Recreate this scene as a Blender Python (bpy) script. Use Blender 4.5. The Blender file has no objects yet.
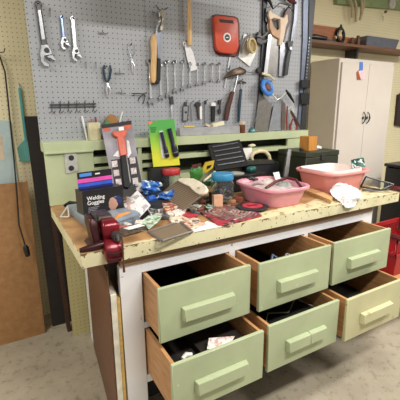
import bpy, bmesh, math, random
from mathutils import Vector, Matrix
random.seed(7)
S = bpy.context.scene
C = S.collection
R = math.radians
# ---------------------------------------------------------------- camera
CF, CP = 359.5, Vector((-0.207, -1.201, 1.375))
_y, _p, _r = R(29.423), R(-14.124), R(-0.558)
FW = Vector((math.sin(_y)*math.cos(_p), math.cos(_y)*math.cos(_p), math.sin(_p)))
_rt = Vector((math.cos(_y), -math.sin(_y), 0)); _up = _rt.cross(FW)
RT = _rt*math.cos(_r) + _up*math.sin(_r); UP = -_rt*math.sin(_r) + _up*math.cos(_r)
cd = bpy.data.cameras.new('camera'); cam = bpy.data.objects.new('camera', cd); C.objects.link(cam)
cam.matrix_world = Matrix(((RT.x, UP.x, -FW.x, CP.x), (RT.y, UP.y, -FW.y, CP.y), (RT.z, UP.z, -FW.z, CP.z), (0, 0, 0, 1)))
cd.sensor_width = 36; cd.lens = CF/400*36; cd.clip_start = .05
S.camera = cam
# ---------------------------------------------------------------- world, lights, exposure
w = bpy.data.worlds.new('world'); S.world = w; w.use_nodes = True
w.node_tree.nodes['Background'].inputs[0].default_value = (1.0, .97, .91, 1)
w.node_tree.nodes['Background'].inputs[1].default_value = 0.34
S.view_settings.view_transform = 'Standard'; S.view_settings.look = 'None'
S.view_settings.gamma = 1; S.view_settings.use_curve_mapping = False
S.view_settings.exposure = 0.55
def area(name, loc, sx, sy, power, col=(1, .97, .925), target=None):
    l = bpy.data.lights.new(name, 'AREA'); l.shape = 'RECTANGLE'; l.size = sx; l.size_y = sy
    l.energy = power; l.color = col
    o = bpy.data.objects.new(name, l); C.objects.link(o); o.location = loc
    if target: o.rotation_euler = (Vector(target)-Vector(loc)).to_track_quat('-Z', 'Y').to_euler()
    return o
area('key_and_fill_light', (0.80, -1.30, 2.47), 1.0, .22, 40)
area('key_and_fill_light', (-1.3, .0, 2.47), .25, 1.2, 28)  # added fill lamp, brightens the left wall and cork board
area('key_and_fill_light', (2.9, -.75, 2.47), 1.2, .25, 54)  # added fill lamp, brightens the back wall and cabinet at the right

# ---------------------------------------------------------------- materials
def lin(h):
    h = h.lstrip('#'); v = [int(h[i:i+2], 16)/255 for i in (0, 2, 4)]
    return tuple((c/12.92 if c <= .04045 else ((c+.055)/1.055)**2.4) for c in v)+(1,)
MC = {}
class N:
    def __init__(s, name, rough=.5, metal=0):
        s.m = bpy.data.materials.new(name); s.m.use_nodes = True; s.t = s.m.node_tree
        s.b = s.t.nodes['Principled BSDF']; s.b.inputs['Roughness'].default_value = rough
        s.b.inputs['Metallic'].default_value = metal
        s.co = s.n('ShaderNodeTexCoord').outputs['Object']
    def n(s, kind, **kw):
        x = s.t.nodes.new(kind)
        for k, v in kw.items(): setattr(x, k, v)
        return x
    def l(s, a, b): s.t.links.new(a, b)
    def noise(s, scale, detail=3, stretch=None, rough=.55):
        x = s.n('ShaderNodeTexNoise'); x.inputs['Scale'].default_value = scale; x.inputs['Detail'].default_value = detail
        x.inputs['Roughness'].default_value = rough
        src = s.co
        if stretch:
            mp = s.n('ShaderNodeMapping'); mp.inputs['Scale'].default_value = stretch; s.l(src, mp.inputs['Vector']); src = mp.outputs[0]
        s.l(src, x.inputs['Vector']); return x.outputs['Fac']
    def ramp(s, fac, stops):
        x = s.n('ShaderNodeValToRGB'); e = x.color_ramp.elements
        while len(e) < len(stops): e.new(.5)
        for q, (p, c) in zip(e, stops): q.position = p; q.color = c if len(c) == 4 else tuple(c)+(1,)
        s.l(fac, x.inputs[0]); return x.outputs[0]
    def mix(s, fac, a, b):
        x = s.n('ShaderNodeMix', data_type='RGBA')
        if isinstance(fac, (int, float)): x.inputs[0].default_value = fac
        else: s.l(fac, x.inputs[0])
        for i, q in ((6, a), (7, b)):
            if isinstance(q, tuple): x.inputs[i].default_value = q
            else: s.l(q, x.inputs[i])
        return x.outputs[2]
    def math(s, op, a, b=None):
        x = s.n('ShaderNodeMath', operation=op)
        for i, q in enumerate((a, b)):
            if q is None: continue
            if isinstance(q, (int, float)): x.inputs[i].default_value = q
            else: s.l(q, x.inputs[i])
        return x.outputs[0]
    def col(s, c):
        if isinstance(c, tuple): s.b.inputs['Base Color'].default_value = c
        else: s.l(c, s.b.inputs['Base Color'])
    def bump(s, h, strength=.3, dist=.002):
        x = s.n('ShaderNodeBump'); x.inputs['Strength'].default_value = strength; x.inputs['Distance'].default_value = dist
        s.l(h, x.inputs['Height']); s.l(x.outputs[0], s.b.inputs['Normal'])
def sc(c, k): return (min(c[0]*k, 1), min(c[1]*k, 1), min(c[2]*k, 1), 1)
def M(name, hexc, rough=.5, metal=0, var=.18, scale=25, stretch=None, bump=.0):
    if name in MC: return MC[name]
    q = N(name, rough, metal); c = lin(hexc); f = q.noise(scale, 4, stretch)
    q.col(q.ramp(f, [(.3, sc(c, 1-var)), (.7, sc(c, 1+var*.6))]))
    if bump: q.bump(f, bump)
    MC[name] = q.m; return q.m
def chipped(name, hexc, chip, thr=.66, scale=30, rough=.45, var=.1, scale2=6):
    q = N(name, rough); c = lin(hexc)
    base = q.ramp(q.noise(scale2, 4), [(.3, sc(c, 1-var)), (.7, sc(c, 1+var*.5))])
    a = q.noise(scale, 5); f = q.ramp(a, [(thr, (0, 0, 0)), (thr+.03, (1, 1, 1))])
    q.col(q.mix(f, base, lin(chip))); q.bump(a, .12); MC[name] = q.m; return q.m
def pegboard(name, hexc, dot, rad=.13, sp=.0254, rough=.4, var=.05):
    q = N(name, rough); c = lin(hexc)
    sx = q.n('ShaderNodeSeparateXYZ'); q.l(q.co, sx.inputs[0]); ds = []
    for k in (0, 2):
        d = q.math('SUBTRACT', q.math('FRACT', q.math('DIVIDE', sx.outputs[k], sp)), .5); ds.append(q.math('MULTIPLY', d, d))
    r2 = q.math('ADD', *ds); hole = q.math('LESS_THAN', r2, rad*rad)
    base = q.ramp(q.noise(3, 4), [(.3, sc(c, 1-var)), (.7, sc(c, 1+var))])
    q.col(q.mix(hole, base, lin(dot))); q.bump(q.math('SUBTRACT', 1, hole), .5, .002); MC[name] = q.m; return q.m
def woodm(name, hexc, dark=.6, rough=.5, scale=6, stretch=(1, 12, 12), thr=(.35, .7)):
    if name in MC: return MC[name]
    q = N(name, rough); c = lin(hexc); f = q.noise(scale, 5, stretch)
    q.col(q.ramp(f, [(thr[0], sc(c, dark)), (thr[1], sc(c, 1.12))])); q.bump(f, .15); MC[name] = q.m; return q.m

gray_peg = pegboard('gray_pegboard', '#A3A6AB', '#3f4146', rad=.118)
cream_peg = pegboard('cream_pegboard', '#E6DBB4', '#8a7a52', rad=.11)
cream_peg2 = pegboard('cream_pegboard_sheet', '#CFC48E', '#8a7a4c', rad=.11)
sage = chipped('sage_paint', '#ABB591', '#d8d8b8', .70, 40)
sage2 = chipped('sage_paint_splash', '#B9C39C', '#8b9270', .72, 26)
sage_pale = chipped('pale_yellow_paint', '#C2BF96', '#a89a68', .66, 18)
q = N('worn_cream_paint', .5); sx = q.n('ShaderNodeSeparateXYZ'); q.l(q.co, sx.inputs[0]); a = q.noise(60, 5)
ed_ = q.ramp(sx.outputs[2], [(.885, (0, 0, 0)), (.8975, (.13, .13, .13))])
f = q.ramp(q.math('ADD', a, ed_), [(.63, (0, 0, 0)), (.66, (1, 1, 1))])
q.col(q.mix(f, q.ramp(q.noise(7, 4), [(.3, lin('#CBC49C')), (.7, lin('#E2DBB8'))]), lin('#6f5a3a'))); lip = q.m
white_paint = chipped('white_frame_paint', '#E4E4E6', '#a3937c', .70, 22, var=.06)
pine = woodm('pine_side', '#BD8C5C', .72, scale=7, stretch=(1.5, 1.5, 14))
pine_pale = woodm('pine_edge', '#D9B07C', .8, scale=9)
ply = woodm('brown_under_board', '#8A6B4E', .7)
dark_in = M('dark_interior', '#241d17', .8)  # near-black brown, puts the shade of the bench interior into the colour
black = M('black_plastic', '#17181A', .35)
dark = M('dark_gray', '#2C2D30', .45)
chrome = M('chrome', '#DFE1E4', .25, .85, .1)
steel = M('steel', '#A9ACB0', .35, 1, .2)
dsteel = M('dark_steel', '#5B5A5A', .42, .9, .3)
white = M('white_plastic', '#ECEAE6', .4, var=.05)
paper = M('paper_white', '#EFEDE8', .7, var=.06, scale=60)
redp = M('red_plastic', '#B3262B', .35)
maroon = M('maroon_plastic', '#5C1A20', .4)
woodh = woodm('handle_wood', '#D8B079', .72, scale=10, stretch=(10, 10, 1))
clear = None
def glassy(name, tint, a):
    q = N(name, .03); q.col(lin(tint)); q.b.inputs['Transmission Weight'].default_value = a
    q.b.inputs['IOR'].default_value = 1.12; MC[name] = q.m; return q.m
clear = glassy('clear_plastic', '#F4F8F8', .97)
# floor concrete
q = N('concrete', .7); a = q.noise(1.6, 6, rough=.65); b_ = q.noise(22, 5, rough=.7)
base = q.ramp(a, [(.3, lin('#8C8270')), (.5, lin('#A39985')), (.72, lin('#B5AB97'))])
sp = q.ramp(b_, [(.36, (.45, .42, .38, 1)), (.46, (1, 1, 1, 1))]); x = q.n('ShaderNodeMix', data_type='RGBA', blend_type='MULTIPLY'); x.inputs[0].default_value = .55
q.l(base, x.inputs[6]); q.l(sp, x.inputs[7])
v = q.n('ShaderNodeTexVoronoi'); v.inputs['Scale'].default_value = 5.5; q.l(q.co, v.inputs['Vector'])
spot = q.math('LESS_THAN', v.outputs['Distance'], .045)
q.col(q.mix(q.math('MULTIPLY', spot, .7), x.outputs[2], lin('#3a2f28'))); q.bump(b_, .2); concrete = q.m
# bench top surface: hardboard with a worn cream border along the front
q = N('bench_surface', .5); sx = q.n('ShaderNodeSeparateXYZ'); q.l(q.co, sx.inputs[0])
f = q.noise(9, 5); xx = q.math('ADD', q.math('ADD', sx.outputs[1], .36), q.math('MULTIPLY', q.math('SUBTRACT', f, .5), .10))
xk = q.math('ADD', xx, q.math('ADD', q.math('MULTIPLY', q.math('ADD', sx.outputs[0], .9), -.10), .015))
msk = q.ramp(xk, [(.0, (0, 0, 0)), (.02, (1, 1, 1))])
brown = q.ramp(q.noise(14, 5), [(.3, lin('#8E6740')), (.7, lin('#B98F60'))])
cr = q.ramp(q.noise(26, 5), [(.34, lin('#8f7a55')), (.46, lin('#DDD0A6'))])
q.col(q.mix(msk, cr, brown)); bench_surface = q.m

# ---------------------------------------------------------------- helpers
def at(u, v, ax, val):
    d = FW + RT*((u-200)/CF) - UP*((v-200)/CF); i = 'xyz'.index(ax)
    return CP + d*((val-CP[i])/d[i])
class Plane:
    def __init__(s, P0, Nn): s.P = Vector(P0); s.N = Vector(Nn).normalized()
    def pt(s, u, v, d=0):
        r = FW + RT*((u-200)/CF) - UP*((v-200)/CF); P = s.P + s.N*d
        return CP + r*((P-CP).dot(s.N)/r.dot(s.N))
ORG = {}
def own(o): return ORG.get(o.name, Vector((0, 0, 0)))
def tag(o, label=None, cat=None, group=None, kind=None):
    if label: o['label'] = label
    if cat: o['category'] = cat
    if group: o['group'] = group
    if kind: o['kind'] = kind
    return o
def thing(name, loc, label, cat, group=None):
    o = bpy.data.objects.new(name, None); C.objects.link(o); o.location = loc; o.empty_display_size = .05
    ORG[o.name] = Vector(loc); return tag(o, label, cat, group)
class MB:
    def __init__(s): s.b = bmesh.new()
    def par(s, o, a, b, c):
        o, a, b, c = map(Vector, (o, a, b, c)); v = [s.b.verts.new(o+a*i+b*j+c*k) for i in (0, 1) for j in (0, 1) for k in (0, 1)]
        for f in ((0, 1, 3, 2), (4, 6, 7, 5), (0, 4, 5, 1), (2, 3, 7, 6), (0, 2, 6, 4), (1, 5, 7, 3)): s.b.faces.new([v[i] for i in f])
        return s
    def box(s, x0, x1, y0, y1, z0, z1): return s.par((x0, y0, z0), (x1-x0, 0, 0), (0, y1-y0, 0), (0, 0, z1-z0))
    def rbox(s, c, sz, rz=0, rx=0, ry=0):
        m = Matrix.Rotation(rz, 3, 'Z') @ Matrix.Rotation(ry, 3, 'Y') @ Matrix.Rotation(rx, 3, 'X')
        a, b, d = (m @ Vector(e) for e in ((sz[0], 0, 0), (0, sz[1], 0), (0, 0, sz[2])))
        return s.par(Vector(c)-(a+b+d)/2, a, b, d)
    def prism(s, pts, vec):
        vec = Vector(vec); a = [s.b.verts.new(Vector(p)) for p in pts]; b = [s.b.verts.new(Vector(p)+vec) for p in pts]
        s.b.faces.new(a); s.b.faces.new(b[::-1]); n = len(a)
        for i in range(n): s.b.faces.new((a[i], a[(i+1) % n], b[(i+1) % n], b[i]))
        return s
    def pp(s, pl, px, d0, d1):          # pixel outline laid on a plane, from d0 to d1 above it
        return s.prism([pl.pt(u, v, d1) for u, v in px], pl.N*(d0-d1))
    def loft(s, loops, cap=True):
        L = [[s.b.verts.new(Vector(p)) for p in lp] for lp in loops]; n = len(L[0])
        for i in range(len(L)-1):
            for j in range(n): s.b.faces.new((L[i][j], L[i][(j+1) % n], L[i+1][(j+1) % n], L[i+1][j]))
        if cap: s.b.faces.new(L[0][::-1]); s.b.faces.new(L[-1])
        return s
    def tube(s, pts, r, n=8, closed=False, flat=1):
        P = [Vector(p) for p in pts]; k = len(P); rr = r if isinstance(r, (list, tuple)) else [r]*k; loops = []; up = None
        for i in range(k):
            t = (P[(i+1) % k]-P[i-1]) if closed else (P[min(i+1, k-1)]-P[max(i-1, 0)])
            t.normalize()
            if up is None: up = t.orthogonal().normalized()
            up = (up - t*up.dot(t)).normalized(); sd = t.cross(up)
            loops.append([P[i]+up*rr[i]*math.cos(2*math.pi*j/n)+sd*rr[i]*flat*math.sin(2*math.pi*j/n) for j in range(n)])
        if closed: loops.append(loops[0]); L = s.loft(loops, False); bmesh.ops.remove_doubles(s.b, verts=s.b.verts, dist=1e-6); return s
        return s.loft(loops)
    def ring(s, c, nrm, Rr, r, n=24, m=8, flat=1):
        c = Vector(c); nrm = Vector(nrm).normalized(); a = nrm.orthogonal().normalized(); b = nrm.cross(a)
        return s.tube([c+(a*math.cos(2*math.pi*i/n)+b*math.sin(2*math.pi*i/n))*Rr for i in range(n)], r, m, True, flat)
    def lathe(s, prof, c, ax=(0, 0, 1), n=24, a0=None):
        c = Vector(c); ax = Vector(ax).normalized(); a = ax.orthogonal().normalized(); b = ax.cross(a)
        return s.loft([[c+ax*z+(a*math.cos(2*math.pi*j/n)+b*math.sin(2*math.pi*j/n))*max(r, 1e-4) for j in range(n)] for r, z in prof])
    def cyl(s, p, q, r, n=16): p = Vector(p); q = Vector(q); return s.lathe([(r, 0), (r, (q-p).length)], p, q-p, n)
    def blob(s, c, sz, seed=0, amp=.15, sub=3):
        rnd = random.Random(seed); r = bmesh.ops.create_icosphere(s.b, subdivisions=sub, radius=1); ph = [rnd.uniform(0, 6) for _ in range(9)]
        for v in r['verts']:
            p = v.co; k = 1+amp*(math.sin(4*p.x+ph[0])*math.sin(5*p.y+ph[1])+math.sin(7*p.z+ph[2]+3*p.x)*.7+.5*math.sin(11*p.y+ph[3]+6*p.x))
            v.co = Vector(c)+Vector((p.x*sz[0]*k, p.y*sz[1]*k, p.z*sz[2]*k))
        return s
    def build(s, name, mat, parent=None, bevel=0, label=None, cat=None, group=None, kind=None, smooth=38, seg=1):
        b = s.b; bmesh.ops.recalc_face_normals(b, faces=b.faces)
        if bevel:
            ed = [e for e in b.edges if len(e.link_faces) == 2 and e.calc_face_angle(0) > R(35)]
            bmesh.ops.bevel(b, geom=ed, offset=bevel, segments=seg, affect='EDGES', clamp_overlap=True, profile=.6)
        for f in b.faces: f.smooth = True
        for e in b.edges:
            if len(e.link_faces) == 2: e.smooth = e.calc_face_angle(0) < R(smooth)
        if parent is None:
            xs = [v.co for v in b.verts]
            o0 = Vector(((min(v.x for v in xs)+max(v.x for v in xs))/2, (min(v.y for v in xs)+max(v.y for v in xs))/2, min(v.z for v in xs)))
            if kind == 'structure' or mat in (bench_surface,): o0 = Vector((0, 0, 0))
        else: o0 = own(parent)
        for v in b.verts: v.co -= o0
        me = bpy.data.meshes.new(name); b.to_mesh(me); b.free(); me.materials.append(mat)
        o = bpy.data.objects.new(name, me); C.objects.link(o); ORG[o.name] = o0.copy()
        if parent is None: o.location = o0
        else: o.parent = parent
        return tag(o, label, cat, group, kind)
def text(txt, pl, u, v, size, mat, parent, name='lettering', d=.0006, xdir=(1, 0, 0), extrude=.0003, align='LEFT', rot=0, label=None, space=1):
    cu = bpy.data.curves.new('t', 'FONT'); cu.body = txt; cu.size = size; cu.extrude = extrude; cu.align_x = align; cu.space_line = .85; cu.space_character = space; cu.offset = size*.012
    to = bpy.data.objects.new('t', cu); C.objects.link(to); dg = bpy.context.evaluated_depsgraph_get(); me = bpy.data.meshes.new_from_object(to.evaluated_get(dg)); bpy.data.objects.remove(to)
    xd = Vector(xdir).normalized(); zd = pl.N; yd = zd.cross(xd).normalized(); xd = yd.cross(zd)
    c = pl.pt(u, v, d); mt = Matrix(((xd.x, yd.x, zd.x, c.x), (xd.y, yd.y, zd.y, c.y), (xd.z, yd.z, zd.z, c.z), (0, 0, 0, 1))) @ Matrix.Rotation(rot, 4, 'Z')
    me.transform(mt)
    o0 = own(parent)
    me.transform(Matrix.Translation(-o0)); me.materials.clear(); me.materials.append(mat)
    o = bpy.data.objects.new(name, me); C.objects.link(o); o.parent = parent
    if label: o['label'] = label
    return o
H = .9; T = Plane((0, 0, H), (0, 0, 1)); PB = .82; B = Plane((0, PB, 0), (0, -1, 0)); BS = Plane((0, .73, 0), (0, -1, 0))
WY = 1.28; WL = Plane((0, WY, 0), (0, -1, 0))
def tp(u, v, h=0): return T.pt(u, v, h)
def bp(u, v, d=.02): return B.pt(u, v, d)
def circ(pl, u, v, r, d, n=20, sq=1):
    c = pl.pt(u, v, d); a = Vector((1, 0, 0)); b = pl.N.cross(a)
    return [c+a*r*math.cos(2*math.pi*i/n)+b*r*sq*math.sin(2*math.pi*i/n) for i in range(n)]

# ---------------------------------------------------------------- the setting
MB().box(-3, 6, -4, 1.5, -.05, 0).build('floor', concrete, kind='structure')
MB().box(-3, 6, WY, WY+.06, 0, 2.6).build('wall_back', cream_peg, kind='structure')
MB().box(-3, 6, -4, 1.5, 2.6, 2.65).build('ceiling', M('ceiling_paint', '#D8D4C8', .8), kind='structure')
# ---------------------------------------------------------------- pegboard behind the bench
xs = .598
MB().box(-.002, xs-.002, PB, PB+.006, 1.2, 2.42).build('pegboard', gray_peg, label='narrow grey pegboard panel at the left, holding the adjustable wrenches and blue handled pliers', cat='pegboard')
MB().box(xs, 1.80, PB, PB+.006, 1.2, 2.42).build('pegboard', gray_peg, label='wide grey pegboard panel holding the orange case, row of wrenches and saws', cat='pegboard')
# ---------------------------------------------------------------- workbench
WB = thing('workbench', (0.9, .36, 0), 'long sage green and white wooden workbench with six open drawers and worn cream top edge', 'workbench')
L = 1.803
m = MB().box(.012, L-.012, .012, .85, .845, .8975); m.build('tabletop', ply, WB)
m = MB().box(0, L, 0, .73, .8978, .8993); m.build('top_surface', bench_surface, WB)
m = MB().box(0, L, 0, .014, .843, .8977); m.box(0, .014, .014, .73, .843, .8977); m.box(L-.014, L, .014, .73, .843, .8977); m.build('edge_trim', lip, WB, bevel=.002)
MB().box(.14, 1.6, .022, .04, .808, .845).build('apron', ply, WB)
DX = [(.224, .632), (.664, 1.085), (1.112, 1.54)]; YF = .029
m = MB(); m.box(.137, .224, YF, YF+.03, 0, .808); m.build('front_leg', white_paint, WB, bevel=.002)
m = MB(); m.box(1.54, 1.615, YF, YF+.03, 0, .85); m.build('front_leg', white_paint, WB, bevel=.002)
m = MB(); m.box(.16, .19, .785, .845, 0, .845); m.build('rear_leg', white_paint, WB, bevel=.002)
m = MB(); m.box(1.44, 1.50, .785, .845, 0, .845); m.build('rear_leg', white_paint, WB, bevel=.002)
for z0, z1 in ((.765, .808), (.520, .545), (.262, .298)):
    MB().box(.224, 1.54, YF, YF+.03, z0, z1).build('rail', white_paint, WB)
for a, b in ((.632, .664), (1.085, 1.112)): MB().box(a, b, YF, YF+.03, .262, .765).build('stile', white_paint, WB)
MB().box(.2235, .229, YF+.03, .70, .262, .845).build('side_panel', white_paint, WB)
MB().box(1.545, 1.56, YF+.03, .70, .262, .845).build('side_panel', white_paint, WB)
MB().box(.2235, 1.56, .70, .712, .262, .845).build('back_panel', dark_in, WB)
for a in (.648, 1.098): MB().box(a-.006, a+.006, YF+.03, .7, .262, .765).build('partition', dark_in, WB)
MB().box(.222, 1.545, .2, .215, 0.02, .262).build('shade_panel', dark_in, WB)  # dark panel added in the open underside, stands in for its shade
# drawers
def drawer(ci, row, pull, matf, split=False):
    x0, x1 = DX[ci]; z0, z1 = ((.545, .764), (.298, .518))[row]; y = YF-pull
    d = MB().box(x0+.001, x1-.001, y, y+.016, z0, z1).build('drawer', matf, WB, bevel=.0025)
    bx = MB(); t = .013; yb = YF+.44-pull*.3; zt = z1-.004; zl = z0+.012
    for a, b, c_, e in ((x0+.006, x0+.006+t, y+.016, yb), (x1-.006-t, x1-.006, y+.016, yb), (x0+.006+t, x1-.006-t, yb-t, yb)):
        bx.box(a, b, c_, e, zl, zt)
    MB().box(x0+.006+t, x1-.006-t, y+.0165, yb-t, zl, zl+.006).build('drawer_bottom', dark_in, d, label='dark drawer bottom')  # dark lining, with the drawer's deep shade put into its colour
    MB().box(x0+.0195, x1-.0195, yb-t-.003, yb-t-.0005, zl+.006, zt-.002).build('drawer_back', dark_in, d, label='dark drawer back')  # dark sheet over the pine back, paints in the cabinet's inner shade
    o = bx.build('drawer_box', pine, d, label='bare pine box of the drawer')
    cx = (x0+x1)/2+.0; cz = z0+.098; hw = .116; dp = .024
    def bar(xa, xb):
        ta = .005 if xa < cx-hw+.001 else 0; tb = .005 if xb > cx+hw-.001 else 0
        a = [(xa, y, cz-.028), (xa, y, cz+.028), (xa+ta, y-dp, cz+.024), (xa+ta, y-dp, cz-.026)]
        b = [(xb, y, cz-.028), (xb, y, cz+.028), (xb-tb, y-dp, cz+.024), (xb-tb, y-dp, cz-.026)]
        MB().loft([a, b]).build('handle', matf, d, bevel=.002)
    if split: bar(cx-hw, cx+.012); bar(cx+.0135, cx+hw)
    else: bar(cx-hw, cx+hw)
    return d
drawer(0, 0, .160, sage); drawer(1, 0, .174, sage); drawer(2, 0, .167, sage)
drawer(0, 1, .256, sage); drawer(1, 1, .245, sage, True); tag(drawer(2, 1, .267, sage_pale), label='yellowed drawer front')
# backsplash
bs = MB(); xa, xe = -.001, 1.79
bs.box(xa, xe, .722, .86, 1.172, 1.222)                   # thick top rail and ledge
bs.box(xa, .238, .73, .748, .9, 1.172)                   # solid panel at left
bs.box(1.60, xe, .73, .748, .9, 1.172)
for a, b in ((.485, .508), (1.12, 1.14)): bs.box(a, b, .73, .748, .9, 1.172)
for z0, z1 in ((1.100, 1.134), (1.056, 1.078), (.9, 1.03)): bs.box(.238, .62, .732, .846, z0, z1)
for z0, z1 in ((1.09, 1.118), (.9, 1.0)): bs.box(.62, 1.6, .732, .846, z0, z1)
SP = bs.build('backsplash', sage2, WB, bevel=.0015)
MB().box(xa+.01, xe-.01, .846, .852, .9, 1.172).build('backing_board', M('deep_green', '#23281d', .7), WB)
MB().box(.0, .238, .714, .722, 1.168, 1.174).build('moulding', sage2, WB)
# electrical outlet
pl = MB().pp(BS, [(64, 153), (76.5, 152), (78.5, 171), (66, 174)], 0, .006); o = pl.build('electrical_outlet', M('brushed_plate', '#C6C7C0', .4, .2), WB, bevel=.001)
for v_ in (158, 168.3):
    MB().lathe([(.0135, 0), (.0135, .003)], BS.pt(71.3, v_-.2, .006), (0, -1, 0), 20).build('socket', dark, o)
# black band of cable tucked at the panel's left edge
# ---------------------------------------------------------------- things at the left
def slab(name, mat, pts, vec, **k): return MB().prism(pts, vec).build(name, mat, **k)
def lean_x(px_top, x, th, h0, y0, y1, lean=.03): pass
MB().par((-.18-.21, 1.05, 0), (.308, 0, 0), (0, .012, 0), (.02, .16, .955)).build('cork_board', woodm('particle_board', '#A07548', .85, scale=30, stretch=(1, 1, 1)), label='orange brown particle board sheet leaning on the pegboard wall at far left', cat='board')
MB().par((-.030, 1.10, 0), (.36, 0, 0), (0, .01, 0), (.0, .165, 1.345)).build('hardboard_sheet', M('black_brown_board', '#2b2521', .6), label='tall black sheet standing behind the left end of the workbench', cat='board')
MB().par((.045, .985, 0), (.022, 0, 0), (0, .05, 0), (-.01, .09, .8)).build('wood_strip', woodm('old_dark_wood', '#4c3226', .7), label='dark brown wood strip standing beside the cream panel under the bench', cat='wood strip')
MB().par((.068, .925, 0), (.125, -.004, 0), (0, .008, 0), (.0, .0, .72)).build('pegboard_sheet', cream_peg2, label='small cream pegboard offcut standing under the left end of the workbench', cat='board')
# three sheets leaned against the bench's left side
for nm, mat, x, dx, top, lb, y1 in (('hardboard_sheet', woodm('brown_hardboard', '#6a4632', .8, scale=3), .086, .007, .80, 'brown hardboard sheet, outermost of those leaning on the bench left side', .72),
        ('plywood_sheet', M('white_sheet', '#DCD8C8', .6), .094, .022, .70, 'white edged sheet between brown hardboard and tan sheet at the bench side', .66),
        ('plywood_sheet', woodm('tan_sheet', '#C9A55B', .8), .117, .012, .68, 'tan plywood sheet, innermost of those leaning on the bench left side', .62)):
    MB().par((x, .03 if top < .75 else .036, 0), (dx, 0, 0), (.068*y1/.72, y1, 0), (.004, 0, top)).build(nm, mat, label=lb, cat='board')
# poster, fly swatter, cord, hook
MB().pp(Plane((0, 1.27, 0), (0, -1, 0)), [(-12, 119), (10, 121), (18, 184), (-8, 188)], -.009, 0).build('wall_chart', M('pale_blue_paper', '#B9CCCB', .6, scale=8), label='pale blue sheet on the wall above the cork board', cat='poster').location.y += 0
WC = bpy.data.objects['wall_chart']
MB().pp(Plane((0, 1.27, 0), (0, -1, 0)), [(-10, 135), (2, 136), (5, 160), (-8, 160)], 0, .001).build('printed_patch', M('beige_patch', '#D8C4A8', .6), WC)
tl = thing('fly_swatter', WL.pt(25, 162, .02), 'teal plastic fly swatter hanging on the cream pegboard wall', 'fly swatter')
teal = M('teal_plastic', '#56A8A4', .35)
MB().tube([WL.pt(19, 84, 0), WL.pt(19, 84, .01), WL.pt(19, 88, .012)], .003, 6).build('hook', steel, tl)
MB().pp(WL, [(18, 88), (20.8, 88), (27.3, 141), (24.6, 142)], .008, .016).build('handle', teal, tl, bevel=.002)
q = N('teal_mesh', .4); ck = q.n('ShaderNodeTexBrick'); ck.inputs['Scale'].default_value = 40; ck.inputs['Color1'].default_value = ck.inputs['Color2'].default_value = lin('#6BAFA6'); ck.inputs['Mortar'].default_value = lin('#1f5f5c')
q.l(q.co, ck.inputs[0]); q.col(ck.outputs[0])
MB().pp(WL, [(24, 140), (28, 140), (32, 147), (32.5, 161), (20, 162), (17, 148)], .010, .013).build('swatter_blade', q.m, tl)
cord = thing('power_cable', WL.pt(26, 250, .2), 'black power cord hanging down in front of the cork board', 'cord')
pts = [(-8, 54), (0, 57), (5, 72), (8, 100), (11, 130), (14.5, 165), (17, 195), (19, 225), (25, 245)]
MB().tube([at(u, v, 'y', 1.255-.0*i if i < 5 else 1.255-(i-4)*.045) for i, (u, v) in enumerate(pts)], .0045, 8).build('cable', black, cord)
pe = at(26, 249, 'y', 1.255-4.2*.045)
MB().tube([at(25, 245, 'y', 1.255-4*.045), at(26, 248, 'y', 1.07), at(28, 256, 'y', 1.07)], [.008, .017, .014], 10).build('plug', black, cord)
MB().tube([WL.pt(-3, 53, 0), WL.pt(-3, 53, .04), WL.pt(4, 52, .05), WL.pt(5, 48, .05)], .003, 6).build('wall_hook', dsteel, label='small metal hook holding up the black cord on the left wall', cat='hook')
# ---------------------------------------------------------------- right side background
cb = thing('metal_cabinet', (2.75, 1.07, 0), 'tall cream metal cabinet with two doors standing right of the workbench', 'cabinet')
cream = M('cream_enamel', '#D2C9BE', .45, var=.04, scale=4)
cy = .93; XL, XR, ZT = 2.325, 3.045, 1.775
MB().box(XL, XR, cy+.018, WY-.02, 0.0, ZT).build('body', cream, cb, bevel=.006)
for i, (a, b) in enumerate(((XL+.018, (XL+XR)/2-.0), ((XL+XR)/2+.004, XR-.016))):
    d = MB().box(a, b, cy, cy+.018, .06, ZT-.035).build('door', cream, cb, bevel=.003)
    hx = (XL+XR)/2+.002+(.028 if i else -.028); hz = 1.29
    MB().lathe([(.012, 0), (.013, .003), (.009, .006)], (hx, cy, hz), (0, -1, 0), 14).build('handle', dsteel, d)
    MB().tube([(hx, cy-.004, hz+.05), (hx, cy-.022, hz+.03), (hx+.004, cy-.026, hz), (hx, cy-.022, hz-.03), (hx, cy-.004, hz-.05)], [.004, .005, .007, .005, .004], 8).build('latch', dsteel, d)
g = MB(); g.box((XL+XR)/2, (XL+XR)/2+.004, cy+.012, cy+.02, .06, ZT-.035); g.build('door_gap', dark, cb)
CPL = Plane((0, cy, 0), (0, -1, 0))
s_ = thing('hanging_tag', CPL.pt(361, 80, 0), 'small blue, white and red tag hanging on the cream cabinet door', 'tag')
MB().pp(CPL, [(360, 62), (363, 62), (363, 72), (359.5, 72)], 0, .004).build('ribbon', M('tag_blue', '#4f7fd0', .5), s_)
MB().pp(CPL, [(358.5, 71), (364.5, 70), (365, 79), (361, 80)], 0, .005).build('card', M('tag_pink', '#e8c8cc', .5), s_)
MB().pp(CPL, [(356.5, 72), (359, 70), (363, 80), (357, 80)], 0, .003).build('flap', M('tag_rust', '#a4552e', .5), s_)
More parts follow.
